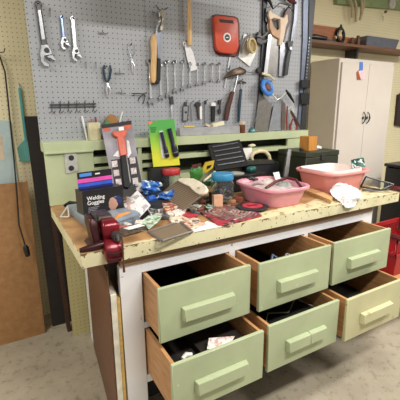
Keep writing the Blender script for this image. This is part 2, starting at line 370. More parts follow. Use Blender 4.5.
# shelf above the cabinet
SH = Plane((0, 1.08, 0), (0, -1, 0))
shz = at(320, 40, 'y', 1.08).z
sw = woodm('shelf_wood', '#7D543A', .6, scale=4)
sh = thing('wall_shelf', (2.9, 1.18, shz-.02), 'brown wood wall shelf above the cream cabinet', 'shelf')
MB().box(2.05, 3.6, 1.08, WY, shz-.022, shz).build('board', sw, sh)
bx = at(357, 50, 'y', 1.16).x
MB().prism([(bx-.012, WY, shz-.022), (bx-.012, 1.15, shz-.022), (bx-.012, 1.15, shz-.10), (bx-.012, WY, shz-.13)], (.024, 0, 0)).build('bracket', dsteel, sh)
SHP = Plane((0, 1.1, 0), (0, -1, 0))
def shp(u, v, y=1.12): return at(u, v, 'y', y)
MB().box(shp(314, 30).x, shp(338, 30).x, 1.13, 1.24, shz, shz+.125).build('wood_block', woodm('reddish_wood', '#A0603A', .7), label='reddish wood plank lying at the left end of the wall shelf', cat='wood block')
MB().box(shp(338, 30).x+.01, shp(362, 30).x, 1.13, 1.25, shz, shz+.06).build('wood_block', woodm('reddish_wood', '#A0603A', .7), label='low reddish board on the wall shelf behind the black ring', cat='wood block')
rg = thing('ring_clamp', shp(342, 34), 'black ring shaped clamp with pale handle standing on the wall shelf', 'clamp')
rc = shp(341.5, 22.5); rr = .056; rc.z = shz+rr+.010
MB().ring(rc, (.2, -1, .1), rr, .014, 26).build('ring', black, rg); MB().tube([rc+Vector((0, 0, rr)), rc+Vector((-.004, 0, rr+.03))], [.014, .006], 8).build('screw', black, rg)
MB().tube([rc+Vector((-.075, -.005, -.030)), rc+Vector((-.035, -.005, .0)), rc+Vector((.0, -.005, .035))], [.015, .010, .010], 8).build('handle', M('pale_wood', '#CDB58F', .6), rg)
kn = thing('hand_saw', shp(320, 34), 'small saw with thick black handle on the wall shelf edge', 'saw')
MB().tube([(shp(309, 35).x, 1.13, shz+.024), (shp(314, 35).x, 1.115, shz+.026), (shp(325, 33).x, 1.105, shz+.022)], [.018, .024, .018], 10).build('handle', black, kn)
MB().prism([(shp(323, 30).x, 1.115, shz), (shp(323, 30).x, 1.115, shz+.03), (shp(338, 30).x, 1.115, shz+.014), (shp(338, 30).x, 1.115, shz)], (0, .003, 0)).build('blade', dsteel, kn)
for u0, u1, h, lb in ((348, 353, .03, 'small rusty fitting beside the grey tray on the wall shelf'), (354, 359, .042, 'brown cup shaped fitting against the grey tray on the wall shelf')):
    p = shp((u0+u1)/2, 35); MB().lathe([(.016, 0), (.021, h*.4), (.012, h*1.2), (.015, h*1.8)], (p.x, 1.10, shz), (0, 0, 1), 12).build('pipe_fitting', M('rust', '#5d3c2c', .6), label=lb, cat='fitting')
p0 = shp(364, 38).x; p1 = shp(395.5, 38).x
tr = MB(); o_ = [(p0, 1.09), (p1-.02, 1.09), (p1-.02, 1.25), (p0, 1.25)]; c = [(p0-.0, 1.085), (p1+.008, 1.085), (p1+.008, 1.255), (p0-.0, 1.255)]
i_ = [(p0+.01, 1.1), (p1-.01, 1.1), (p1-.01, 1.24), (p0+.01, 1.24)]
tr.loft([[(a, b, shz) for a, b in o_], [(a, b, shz+.085) for a, b in c], [(a, b, shz+.085) for a, b in i_], [(a, b, shz+.004) for a, b in i_]]).build('metal_tray', M('gray_tin', '#6d6f78', .4, .5), label='long grey metal tray box at the right on the wall shelf', cat='tray')
# green rail with hanging things
gz = at(370, 5, 'y', 1.25).z
MB().prism([at(337, -2, 'y', 1.24), at(420, 1, 'y', 1.24), at(420, 11.5, 'y', 1.24), at(337, 3.5, 'y', 1.24)], (0, .04, 0)).build('coat_rail', M('leaf_green', '#8B9C6C', .5), label='green painted rail along the top of the right wall', cat='rail')
hb = thing('rope_hank', at(357, 22, 'y', 1.2), 'beige rope hank hanging from the green rail', 'rope')
for k, (a, b) in enumerate((((349, -4), (352, 18)), ((354, -4), (356, 22)), ((360, -6), (361, 16)), ((364, -5), (360, 20)))):
    c = [at(a[0], a[1], 'y', 1.215-.004*k), at((a[0]+b[0])/2+1.5, (a[1]+b[1])/2, 'y', 1.20), at(b[0], b[1], 'y', 1.21)]
    MB().tube(c, [.010, .013, .011], 8).build('strand', M('beige_rope', '#B5A888', .8, var=.4, scale=90), hb)
rl = thing('round_disc', at(391, 8, 'y', 1.2), 'round grey disc hanging from the green rail at upper right corner', 'disc')
MB().lathe([(.046, 0), (.048, .01), (.046, .02), (.012, .022)], at(391, 4, 'y', 1.24), (0, -1, 0), 24).build('disc', M('light_gray', '#C0BDB6', .5), rl)
MB().lathe([(.012, 0), (.012, .015)], at(385, 12, 'y', 1.24), (0, -1, 0), 12).build('knob', M('rust', '#5d3c2c', .6), rl)
MB().tube([at(383, 16, 'y', WY), at(383, 16, 'y', WY-.03), at(383, 21, 'y', WY-.03)], .003, 6).build('wall_hook', dsteel, label='bare wire hook in the wall below the green rail', cat='hook')
MB().pp(WL, [(399, 95), (408, 90), (406, 127), (396, 125.5)], 0, .03).build('dark_case', M('dark_maroon', '#2e1a18', .5), label='dark brown case on the wall at the right edge of the picture', cat='case')
# black bin, stool, red baskets
x0 = 2.80
bn = thing('storage_bin', (x0+.3, .6, 0), 'large black bin standing right of the workbench', 'bin')
MB().loft([[(x0-.03, .35, 0), (x0+.55, .35, 0), (x0+.55, .74, 0), (x0-.03, .74, 0)], [(x0-.01, .33, .87), (x0+.55, .33, .87), (x0+.55, .75, .87), (x0-.01, .75, .87)]]).build('body', black, bn, bevel=.01)
MB().box(x0-.02, x0+.57, .32, .76, .87, .897).build('lid', M('black_lid', '#101114', .3), bn, bevel=.006)
st = thing('low_stool', (1.97, .1, 0), 'low wooden stand holding the red basket right of the bench', 'stand')
MB().box(1.72, 2.25, -.10, .26, .355, .38).build('top', pine, st, bevel=.002)
for a, bb in ((1.745, (.15, .235)), (2.22, (-.07, .23))):
    for b in bb: MB().box(a-.018, a+.018, b-.018, b+.018, 0, .355).build('leg', pine, st)
bk = thing('shopping_basket', (1.98, .1, .38), 'bright red slotted plastic basket beside the right end of the workbench', 'basket')
red = M('bright_red', '#A81A24', .35, var=.08)
bx0, bx1, by0, by1 = 1.765, 2.2, -.05, .22
MB().loft([[(bx0+.03, by0+.02, .38), (bx1-.03, by0+.02, .38), (bx1-.03, by1-.02, .38), (bx0+.03, by1-.02, .38)],
 [(bx0+.012, by0, .52), (bx1-.012, by0, .52), (bx1-.012, by1, .52), (bx0+.012, by1, .52)],
 [(bx0+.02, by0+.008, .52), (bx1-.02, by0+.008, .52), (bx1-.02, by1-.008, .52), (bx0+.02, by1-.008, .52)],
 [(bx0+.04, by0+.03, .39), (bx1-.04, by0+.03, .39), (bx1-.04, by1-.03, .39), (bx0+.04, by1-.03, .39)]]).build('tub', red, bk, bevel=.002)
rim = MB()
for z0, z1 in ((.52, .535), (.60, .625)):
    rim.box(bx0, bx1, by0-.004, by0+.008, z0, z1); rim.box(bx0, bx1, by1-.008, by1+.004, z0, z1); rim.box(bx0, bx0+.012, by0, by1, z0, z1); rim.box(bx1-.012, bx1, by0, by1, z0, z1)
rim.build('rim', red, bk)
sl = MB()
for i in range(24):
    t = bx0+.006+(bx1-bx0-.014)*i/23; sl.box(t-.003, t+.003, by0, by0+.006, .53, .605); sl.box(t-.003, t+.003, by1-.006, by1, .53, .605)
for i in range(14):
    t = by0+(by1-by0)*i/13; sl.box(bx0+.001, bx0+.007, t-.003, t+.003, .53, .605); sl.box(bx1-.007, bx1-.001, t-.003, t+.003, .53, .605)
sl.build('slats', red, bk)
MB().tube([(bx0+.0, by0-.02, .640), (bx0-.0, by0+.08, .642), (bx0+.0, by1+.03, .640)], [.017, .019, .017], 8).build('handle', maroon, bk)
# slotted upright at the right edge of the pegboard
ur = thing('slotted_upright', (1.84, .80, 1.222), 'blue grey slotted metal upright at the right edge of the grey pegboard', 'upright')
ua = MB().pp(B, [(303.5, -4), (310, -4), (309, 40), (304, 90), (300.5, 130), (297.5, 130), (301, 80), (303, 40)], -.004, .012).build('strip', M('blue_gray_steel', '#6C7486', .4, .4), ur)
MB().pp(B, [(309.5, -4), (316, -4), (312, 40), (308.5, 90), (306, 129.3), (300.8, 130), (303.8, 90), (308.6, 40)], -.004, .018).build('channel', dark, ur)
sm = MB()
for i in range(13):
    v_ = 38+i*3.3; u_ = 309.3-(v_-38)*.075
    sm.lathe([(.0045, 0), (.0045, .002)], bp(u_, v_, .018), (0, -1, 0), 8)
sm.build('slots', steel, ur)
for v0, v1, ex in ((80, 88, 0), (93, 104, 1)): MB().pp(B, [(302+ex*-.5, v0), (310, v0), (309.5, v1), (301.5, v1)], .018, .04).build('clip', black, ur, bevel=.002)
# ---------------------------------------------------------------- on the bench top
# basins
def rr(cx, cy, hx, hy, rad, z, n=6, rz=0):
    out = []
    for i, (sx_, sy_) in enumerate(((1, 1), (-1, 1), (-1, -1), (1, -1))):
        for k in range(n+1):
            a = math.pi/2*i+math.pi/2*k/n; x = sx_*(hx-rad)+rad*math.cos(a); y = sy_*(hy-rad)+rad*math.sin(a)
            out.append((cx+x*math.cos(rz)-y*math.sin(rz), cy+x*math.sin(rz)+y*math.cos(rz), z))
    return out
pinkm = M('pink_plastic', '#D792A0', .35, var=.05); pinkm2 = M('salmon_pink_plastic', '#DC908C', .35, var=.05)
def basin(cx, cy, hx, hy, h, rz, mat, label, rad=.07):
    th = thing('wash_basin', (cx, cy, H), label, 'basin', None)
    g = lambda s, r, z: rr(cx, cy, hx*s, hy*s-(.0), rad*r, H+z, 6, rz)
    MB().loft([g(.74, .8, .0), g(.77, .9, .006), g(.91, 1, h-.02), g(.925, 1, h-.012), g(1.0, 1.1, h-.014), g(1.01, 1.1, h-.004), g(.99, 1.1, h), g(.91, 1, h-.004), g(.88, 1, h-.02), g(.75, .9, .012)]).build('bowl', mat, th, smooth=60)
    return th
basin(1.03, .225, .142, .172, .10, 0, pinkm, 'pink plastic wash basin filled with cords and hoses, nearer the drill')
basin(1.525, .262, .182, .155, .128, 0, pinkm2, 'larger salmon pink basin with white lining in front of the dark metal toolbox')
# lining and pack in the far basin
MB().loft([rr(1.525, .262, .12, .10, .05, H+.014), rr(1.525, .262, .148, .122, .05, H+.10), rr(1.525, .272, .153, .124, .05, H+.134), rr(1.525, .272, .147, .118, .05, H+.132), rr(1.525, .262, .11, .09, .05, H+.018)]).build('basin_liner', M('milky_plastic', '#EFDDD8', .5, var=.05), label='white plastic liner sitting inside the larger salmon pink basin', cat='liner')
def printm(name, cols, scale=45, rough=.4, wh='#ECE8E4', k=.5):
    q = N(name, rough); v = q.n('ShaderNodeTexVoronoi'); v.feature = 'F1'; v.distance = 'CHEBYCHEV'; v.inputs['Scale'].default_value = scale; q.l(q.co, v.inputs[0])
    sx = q.n('ShaderNodeSeparateColor'); q.l(v.outputs['Color'], sx.inputs[0]); n_ = len(cols)
    c = q.ramp(sx.outputs[0], [((i+.5)/n_, lin(h)) for i, h in enumerate(cols)]); x_ = q.t.nodes[-1]
    for nd in q.t.nodes:
        if nd.type == 'VALTORGB': nd.color_ramp.interpolation = 'CONSTANT'
    q.col(c); return q.m
q = N('pack_print', .35); v = q.n('ShaderNodeTexVoronoi'); v.inputs['Scale'].default_value = 70; q.l(q.co, v.inputs[0]); q.col(q.ramp(v.outputs['Color'], [(.25, lin('#1c2b2c')), (.45, lin('#2f6b5e')), (.6, lin('#203a3a')), (.8, lin('#cfd8d2'))])); packm = q.m
MB().prism([at(353, 170.5, 'y', .20), at(366, 168, 'y', .20), at(364, 157.5, 'y', .26), at(352, 160, 'y', .26)], (.006, .014, 0)).build('blister_pack', packm, bevel=.002, label='dark green patterned packet standing in the right end of the far basin', cat='packet')
# contents of near basin
MB().loft([rr(1.03, .225, .10, .12, .05, H+.014), rr(1.03, .225, .118, .145, .05, H+.07), rr(1.04, .235, .07, .09, .04, H+.084)]).build('rag_heap', M('pale_cloth', '#C9B7B4', .9, var=.35, scale=40, bump=.5), label='pale rags heaped at the bottom of the near pink basin', cat='rag')
MB().tube([at(u, v_, 'z', H+z+.004) for u, v_, z in ((266, 188, .082), (277, 181, .10), (287, 178, .115), (296, 180, .115), (301, 187, .098))], .0075, 10).build('hose', maroon, label='dark maroon hose curling over the rim of the near pink basin', cat='hose')
for k, (c, lb) in enumerate((('#9FA6A2', 'grey green coiled hose in the near pink basin'), ('#D8CFC8', 'pale coiled cord beneath the white tag in the near pink basin'))):
    m = MB(); base = at((284, 268)[k], (184, 181)[k], 'z', H+.09); n = 60
    m.tube([base+Vector(((.036-.0003*i)*math.cos(i*.45)*1.2, (.036-.0003*i)*math.sin(i*.45), .0003*i-.012)) for i in range(n)], .0065, 7).build('coiled_hose', M('hose_%s' % 'ab'[k], c, .5), label=lb, cat='hose')
MB().prism([at(273, 173, 'z', H+.12), at(279, 172, 'z', H+.12), at(281, 180, 'z', H+.105), at(276, 181, 'z', H+.105)], (0, 0, .002)).build('price_tag', paper, label='small white tag on the cords in the near pink basin', cat='tag')
for k, (u, v_) in enumerate(((252, 180), (258, 184))):
    c = at(u, v_, 'z', H+.09); MB().tube([c+Vector((-.03, .02, 0)), c+Vector((0, .0, .012)), c+Vector((.03, -.015, .0))], [.008, .010, .007], 8).build('cord_end', (dark, M('pink_gray', '#b9a3a5', .5))[k], label=('dark', 'pinkish grey')[k]+' cord end at the left side of the near pink basin', cat='cord')
# white rag hanging over the front edge
rag = MB(); pu = [329, 333, 339, 345, 351, 356, 359]; rows = []
top = [(336, 184), (338, 183), (342, 183.5), (346, 185), (351, 187), (355, 189), (357, 191)]
mid = [(329.5, 190), (334, 189), (340, 189), (347, 190), (353, 191.5), (359, 193), (363, 196)]
frt = [(331, 195), (335, 197), (341, 198.5), (347, 198), (353, 197.5), (359, 197), (362, 198)]
rnd = random.Random(3)
r1 = [at(u, v_-1, 'y', .088) for u, v_ in top]; r2 = [at(u, v_, 'z', H+.024+.04*rnd.random()) for u, v_ in mid]; r3 = [at(u, v_, 'z', H+.016+.016*rnd.random()) for u, v_ in frt]
r25 = [(a+b)/2+Vector((0, 0, .018*rnd.random()-.004)) for a, b in zip(r2, r3)]; r15 = [(a+b)/2+Vector((0, 0, .02*rnd.random())) for a, b in zip(r1, r2)]
ed = [Vector((p.x, -.006-.004*rnd.random(), H+.003)) for p in r3]; hang = [Vector((p.x+.004*rnd.random(), -.012-.01*rnd.random(), H-.012-.03*rnd.random())) for p in r3]
allr = [r1, r15, r2, r25, r3, ed, hang]; L1 = [r + [p+Vector((0, .002 if i > 4 else 0, -.004 if i < 5 else 0)) for p in r[::-1]] for i, r in enumerate(allr)]
o = rag.loft(L1).build('cloth_rag', M('white_cloth', '#F2F0EF', .9, var=.12, scale=60, bump=.3), label='crumpled white rag draped over the bench front edge before the far basin', cat='rag', smooth=80)
md = o.modifiers.new('s', 'SUBSURF'); md.levels = md.render_levels = 4
tx = bpy.data.textures.new('folds', 'CLOUDS'); tx.noise_scale = .022; tx.noise_depth = 2
md = o.modifiers.new('d', 'DISPLACE'); md.texture = tx; md.strength = .016; md.mid_level = .45
# stick under basins
MB().prism([tp(302, 192), tp(307, 189.5), tp(333, 199.5), tp(331, 204)], (0, 0, .02)).build('wood_stick', pine_pale, label='short pale wood stick lying in front of the far basin', cat='stick')
# dark toolbox
tb = thing('toolbox', (1.64, .56, H), 'dark olive metal toolbox behind the far salmon basin', 'toolbox')
olive = M('olive_black', '#343A2C', .45, .3)
x0, x1, y0, y1, zt = 1.49, 1.79, .44, .70, 1.105
MB().box(x0, x1, y0, y1, H, zt-.035).build('body', olive, tb, bevel=.003)
MB().box(x0-.003, x1+.003, y0-.003, y1+.003, zt-.034, zt).build('lid', olive, tb, bevel=.004)
m = MB(); m.box((x0+x1)/2-.02, (x0+x1)/2+.02, y0-.009, y0-.003, zt-.055, zt-.022); m.build('latch', dsteel, tb)
m = MB().tube([((x0+x1)/2-.05, y0-.004, 1.0), ((x0+x1)/2-.045, y0-.02, .99), ((x0+x1)/2+.045, y0-.02, .99), ((x0+x1)/2+.05, y0-.004, 1.0)], .004, 6).build('handle', dsteel, tb)
TBP = Plane((0, 0, zt), (0, 0, 1))
p = at(308.5, 151, 'z', zt)
MB().box(p.x, p.x+.075, p.y, p.y+.085, zt, zt+.092).build('wood_block', woodm('amber_wood', '#C98A3E', .75, scale=10, stretch=(10, 10, 1)), bevel=.001, label='amber wooden cube standing on top of the dark toolbox', cat='wood block')
MB().blob((p.x+.11, p.y+.02, zt+.012), (.022, .016, .013), 4).build('paper_scrap', paper, label='crumpled white scrap beside the wooden cube on the toolbox', cat='scrap')
MB().blob((p.x-.025, p.y+.04, zt+.009), (.012, .012, .010), 6).build('putty_lump', dark, label='small dark lump left of the wooden cube on the toolbox', cat='lump')
MB().prism([at(284, 178, 'y', .40), at(288, 178, 'y', .40), at(291.5, 149.5, 'y', .47), at(288, 149.5, 'y', .47)], (-.004, .008, 0)).build('metal_strip', dsteel, label='grey metal strip leaning against the left side of the dark toolbox', cat='metal strip')
# wire rack / sheet of glass at right end
rk = thing('framed_screen', (1.75, .3, H), 'framed clear pane resting tilted at the right end of the bench', 'frame')
PA = [at(364.5, 176.5, 'z', .965), at(394, 184, 'z', .965), at(384, 190.5, 'z', .905), at(361, 187, 'z', .905)]
PA = [at(366, 176.5, 'z', .99), at(393.5, 184.5, 'z', .935), at(381, 190, 'z', .906), at(360.5, 187, 'z', .906)]
m = MB()
for i in range(4): m.tube([PA[i], PA[(i+1) % 4]], .005, 6)
m.build('frame', dsteel, rk)
MB().prism(PA, (0, 0, .002)).build('pane', clear, rk)
sc_ = thing('bar_clamp', tp(388, 192), 'maroon handled tool with steel shaft lying at the right front bench corner', 'clamp')
MB().tube([at(362, 190, 'z', .91), at(372, 191, 'z', .91), at(386, 189.5, 'z', .915), at(391, 188, 'z', .918)], [.005, .006, .006, .005], 8).build('shaft', dsteel, sc_)
MB().tube([at(390.5, 187.5, 'z', .918), at(393, 188, 'z', .918), at(401, 189, 'z', .918)], [.008, .013, .012], 10).build('handle', maroon, sc_)
# flat clear case under vise and goggles box
cs = thing('carry_case', (.19, .35, H), 'flat blue grey plastic case under the goggles box and vise', 'case')
bg = M('blue_gray_plastic', '#76828E', .35)
CA = [tp(69, 212), tp(96, 239), tp(136, 225), tp(118, 205)]
CA = [Vector((.055, .56, H)), Vector((.085, .155, H)), Vector((.31, .25, H)), Vector((.30, .56, H))]
MB().prism(CA, (0, 0, .022)).build('lower_shell', bg, cs, bevel=.004); MB().prism([p+Vector((0, 0, .023)) for p in CA], (0, 0, .017)).build('lid', M('blue_gray_lid', '#8A97A4', .3), cs, bevel=.004)
# welding goggles box
gb = thing('goggles_box', (.22, .5, H+.04), 'black boxed welding goggles with pink and blue striped header card', 'box')
prn = M('print_black', '#1d1b20', .3, var=.1)
F = [at(84, 215.5, 'z', H+.04), at(122, 206, 'z', H+.04)]
f0, f1 = F; f1.y = f0.y+.035; fh = .104
wd = (f1-f0); nv = Vector((wd.y, -wd.x, 0)).normalized()
MB().prism([f0, f1, f1-nv*.075, f0-nv*.075], (0, 0, fh)).build('carton', prn, gb, bevel=.001)
GP = Plane(f0, nv)
text('Welding\nGoggles', GP, 87, 200.8, .024, white, gb, xdir=wd, name='title_lettering', rot=.0)
m = MB()
for k in range(4): a = GP.pt(88.5, 208.5+k*1.5, .0008); m.par(a, wd.normalized()*(.05-.007*k), (0, 0, .0022), nv*.0004)
m.build('small_print', M('print_gray', '#9a98a0', .5), gb)
def disc(pl, u, v_, r, d0, d1, nm, mat, par, sq=1, **k):
    MB().prism(circ(pl, u, v_, r, d1, 20, sq), pl.N*(d0-d1)).build(nm, mat, par, **k)
MB().blob(GP.pt(112.5, 204, .001), (.024, .003, .028), 2, .1).build('face_print', M('print_skin', '#B98C78', .5), gb)
MB().blob(GP.pt(117, 200, .003), (.026, .003, .02), 5, .1).build('goggles_print', M('print_blue', '#27305e', .3), gb)
hd = [f0-nv*.035+Vector((0, 0, fh)), f1-nv*.035+Vector((-.03, 0, fh))]
tw = (hd[1]-hd[0]); HP = Plane(hd[0], nv)
hh = .076
cardo = MB().prism([hd[0], hd[1], hd[1]+Vector((0, 0, hh)), hd[0]+Vector((0, 0, hh))], -nv*.002).build('header_card', prn, gb)
def strip(z0, z1, mat, nm, xa_=0, xb_=1): MB().par(hd[0]+tw*xa_+Vector((0, 0, z0))+nv*.0006, tw*(xb_-xa_), (0, 0, z1-z0), -nv*.0006).build(nm, mat, cardo)
strip(.002, .012, M('ink_navy', '#23307a', .3), 'navy_stripe'); strip(.012, .026, M('ink_blue', '#3A62D8', .3), 'blue_stripe'); strip(.029, .047, M('ink_pink', '#E556B4', .3), 'pink_stripe')
strip(.056, .070, M('ink_cyan', '#4b8fe0', .3), 'logo_patch', .06, .40); strip(.059, .065, white, 'oval_print', .5, .64)
# metal bracket left of the box
br = MB(); a, b, c = at(60.5, 217, 'z', H+.004), at(69, 217, 'z', H+.004), at(68, 206, 'z', H+.05)
for p_, q_ in ((a, b), (b, c), (c, a)): br.tube([p_, q_], .004, 6)
br.build('wire_bracket', M('white_metal', '#d8d8d4', .4, .3), label='small white triangular bracket at the left end of the bench top', cat='bracket')
MB().tube([at(64, 206, 'z', H+.02), at(70, 203, 'z', H+.03), at(77, 204, 'z', H+.03)], [.008, .012, .012], 8).build('black_fitting', black, label='black fitting behind the white triangular bracket', cat='fitting')
# bench vise
vs = thing('bench_vise', tp(105, 240), 'red bench vise clamped on the front left corner of the workbench', 'vise')
vr = M('vise_red', '#7A1522', .28, .3, .35, 14); vd = M('vise_dark_red', '#3a1418', .4, .4, .4)
VY = .11; c0 = Vector((.105, .06, H)); P0 = c0
def lf(*rows): return MB().loft([[P0+Vector(p) for p in r] for r in rows])
def sq(x0_, x1_, y0_, y1_, z): return [(x0_, y0_, z), (x1_, y0_, z), (x1_, y1_, z), (x0_, y1_, z)]
lf(sq(-.07, .045, -.03, .06, 0), sq(-.065, .04, -.028, .055, .012), sq(-.03, .03, -.02, .045, .03)).build('base', vd, vs, bevel=.004)
MB().tube([P0+Vector((-.105, -.045, .007)), P0+Vector((-.06, -.05, .012)), P0+Vector((-.01, -.04, .014))], [.008, .014, .014], 10).build('swivel_arm', vd, vs)
lf(sq(-.018, .035, -.035, .06, .02), sq(-.02, .04, -.05, .075, .05), sq(-.022, .042, -.05, .085, .078), sq(-.016, .034, -.035, .085, .094)).build('body', vr, vs, bevel=.010, seg=3)
lf(sq(-.024, .036, .0, .10, .085), sq(-.02, .03, .015, .10, .104)).build('anvil', M('vise_gray', '#57514f', .35, .7, .3), vs, bevel=.006, seg=2)
lf(sq(-.052, -.026, -.035, .05, .015), sq(-.060, -.030, -.030, .06, .075), sq(-.060, -.040, -.02, .06, .108)).build('rear_jaw', vd, vs, bevel=.005)
MB().par(P0+Vector((-.040, -.022, .095)), (.010, 0, 0), (0, .08, 0), (0, 0, .016)).build('jaw_plate', dsteel, vs)
MB().cyl(P0+Vector((.020, -.04, .042)), P0+Vector((.026, -.072, .040)), .018, 16).build('screw_collar', M('vise_gray', '#57514f'), vs)
MB().cyl(P0+Vector((.026, -.072, .040)), P0+Vector((.029, -.088, .039)), .011, 14).build('screw_end', steel, vs)
lf(sq(-.022, .03, -.085, -.062, -.048), sq(-.028, .036, -.09, -.055, -.012), sq(-.026, .036, -.08, -.03, .012), sq(-.02, .03, -.06, -.03, .03)).build('front_casting', vr, vs, bevel=.007, seg=2)
for z in (-.028, -.006): MB().tube([P0+Vector((-.022, -.091, z)), P0+Vector((.004, -.096, z-.003)), P0+Vector((.032, -.092, z))], .0045, 8).build('casting_rib', vd, vs)
MB().tube([P0+Vector((.030, -.094, .062)), P0+Vector((.032, -.096, .02)), P0+Vector((.030, -.098, -.05)), P0+Vector((.031, -.096, -.085))], [.003, .0035, .0035, .005], 8).build('handle', M('rusty_steel', '#6b4a3a', .45, .6), vs)
# packages leaning on the backsplash
def leaning(name, pxs, ytop, mat, label, cat, th=.003, zb=H, yb_=None):
    (tl, trr, brr, bl) = pxs; a = at(*tl, 'y', ytop); b = at(*trr, 'y', ytop)
    if yb_: c = at(*brr, 'y', yb_); d = at(*bl, 'y', yb_)
    else: c = at(*brr, 'z', zb); d = at(*bl, 'z', zb)
    yb = (c.y+d.y)/2; nn = (b-a).cross(d-a).normalized()
    if nn.y > 0: nn = -nn
    pl_ = Plane(a, nn); r = thing(name, (pl_.pt(*bl)+pl_.pt(*brr))/2, label, cat)
    k = MB().pp(pl_, [tl, trr, brr, bl], -th, 0).build('backing_card', mat, r); return r, pl_, k
r, pl_, k = leaning('tool_package', ((101, 125), (131, 120.5), (146, 201), (117, 208)), .712, M('card_silver', '#8b8790', .45, var=.45, scale=7), 'tall black and silver package with an orange heat gun pictured, leaning on the backsplash', 'package')
blkp = M('card_black', '#1c171b', .6)
MB().pp(pl_, [(101, 125), (131, 120.5), (131.8, 124.5), (101.8, 128.5)], 0, .0006).build('header_band', blkp, r)
MB().pp(pl_, [(103.2, 128.5), (110, 127.5), (110.4, 130.5), (103.6, 131.5)], 0, .0008).build('red_print', M('print_red', '#c0503a', .5), r)
MB().pp(pl_, [(124, 125.5), (130.5, 124.5), (131, 128.5), (124.6, 129)], 0, .0008).build('orange_print', M('print_orange', '#d0562a', .5), r)
MB().pp(pl_, [(111, 160), (136.5, 156.5), (146, 201), (117, 208)], 0, .0006).build('lower_panel', blkp, r)
lp = M('print_photo', '#C9BCBC', .5, var=.6, scale=90)
for u, v_ in ((114.5, 164), (116.3, 173), (118.5, 182), (132.5, 160.5), (133.6, 171), (135.3, 181)):
    MB().pp(pl_, [(u-3, v_-2.8), (u+2.6, v_-3.5), (u+3.2, v_+2.5), (u-2.2, v_+3.4)], .0004, .001).build('picture_print', lp, r)
g = MB().pp(pl_, [(112.5, 133), (113.5, 130), (117, 131.5), (121, 130.5), (125.5, 129.5), (127.2, 131), (127, 134), (124.5, 137), (125.6, 143), (127.5, 154.5), (120.5, 156), (118.6, 145), (117.6, 137), (114.5, 136)], .001, .022).build('heat_gun', M('gun_orange', '#C65A40', .35), r, bevel=.003)
MB().pp(pl_, [(113, 156), (118, 150), (116.2, 137), (118.3, 137), (120.8, 156), (127.5, 155), (126.6, 140), (129, 141), (131.5, 153), (128, 158)], .001, .003).build('blister_tray', M('print_white', '#dcdcdf', .3), r)
MB().pp(pl_, [(121, 156), (127.6, 155), (132, 183), (129, 188), (124, 187)], .001, .018).build('barrel', M('matte_black', '#141416', .7), r, bevel=.003)
MB().pp(pl_, [(126, 155.4), (127, 155.3), (131, 182), (130, 183)], .0181, .0192).build('barrel_stripe', dsteel, r)
MB().pp(pl_, [(118.5, 127.5), (123.5, 126.5), (124, 130), (119.5, 130.8)], .0015, .016).build('motor_cap', white, r)
q = N('green_yellow_card', .4); sx = q.n('ShaderNodeSeparateXYZ'); q.l(q.co, sx.inputs[0]); q.col(q.ramp(q.math('MULTIPLY', sx.outputs[2], 4.6), [(.25, lin('#DADA3C')), (.6, lin('#9CC93C')), (.98, lin('#4FA54A'))]))
r, pl_, k = leaning('flashlight_package', ((148, 121.5), (174, 118.5), (180, 165), (153.5, 167)), .705, q.m, 'bright green and yellow blister package of flashlights leaning on the backsplash', 'package', yb_=.685)
MB().box(.535, .645, .668, .728, H, 1.056).build('storage_box', M('deep_box', '#23252a', .5), label='dark box behind the red lidded jar with the flashlight package standing on it', cat='box')
MB().pp(pl_, [(148, 121.5), (151, 121.2), (152.5, 122.5), (149, 125.3)], 0, .0008).build('corner_print', M('print_corner', '#e87a5a', .5), r)
text('Z', pl_, 200, 200, .001, dark, r) if False else None
m = MB()
for k_ in range(3): a = pl_.pt(150.3+.3*k_, 128.5+k_*2, .0008); m.par(a, (.036-.004*k_, 0, 0), (0, .0, .0055), pl_.N*.0004)
m.build('title_print', M('print_dark_green', '#1d6b3a', .5), r)
for (a, b, c, wl) in (((161.3, 132), (167.5, 157.5), 0, .0115), ((169.3, 128.5), (176.5, 156.5), 1, .0155)):
    fa = pl_.pt(*a, .012); fb = pl_.pt(*b, .012); d_ = fb-fa
    fl = MB().lathe([(wl*.8, 0), (wl*.8, d_.length*.55), (wl, d_.length*.6), (wl*1.15, d_.length*.8), (wl*1.1, d_.length*.97), (wl*.9, d_.length)], fa, d_, 14).build('flashlight', M('navy_black', '#20223a', .25), r)
    MB().lathe([(wl*1.2, 0), (wl*1.2, .006)], fa+d_*.82, d_, 14).build('collar', steel, fl)
MB().pp(pl_, [(159.5, 131), (163, 130.5), (165.5, 158), (161.5, 158.3)], .0008, .0015).build('white_panel', M('print_white', '#dcdcdf', .3), r)
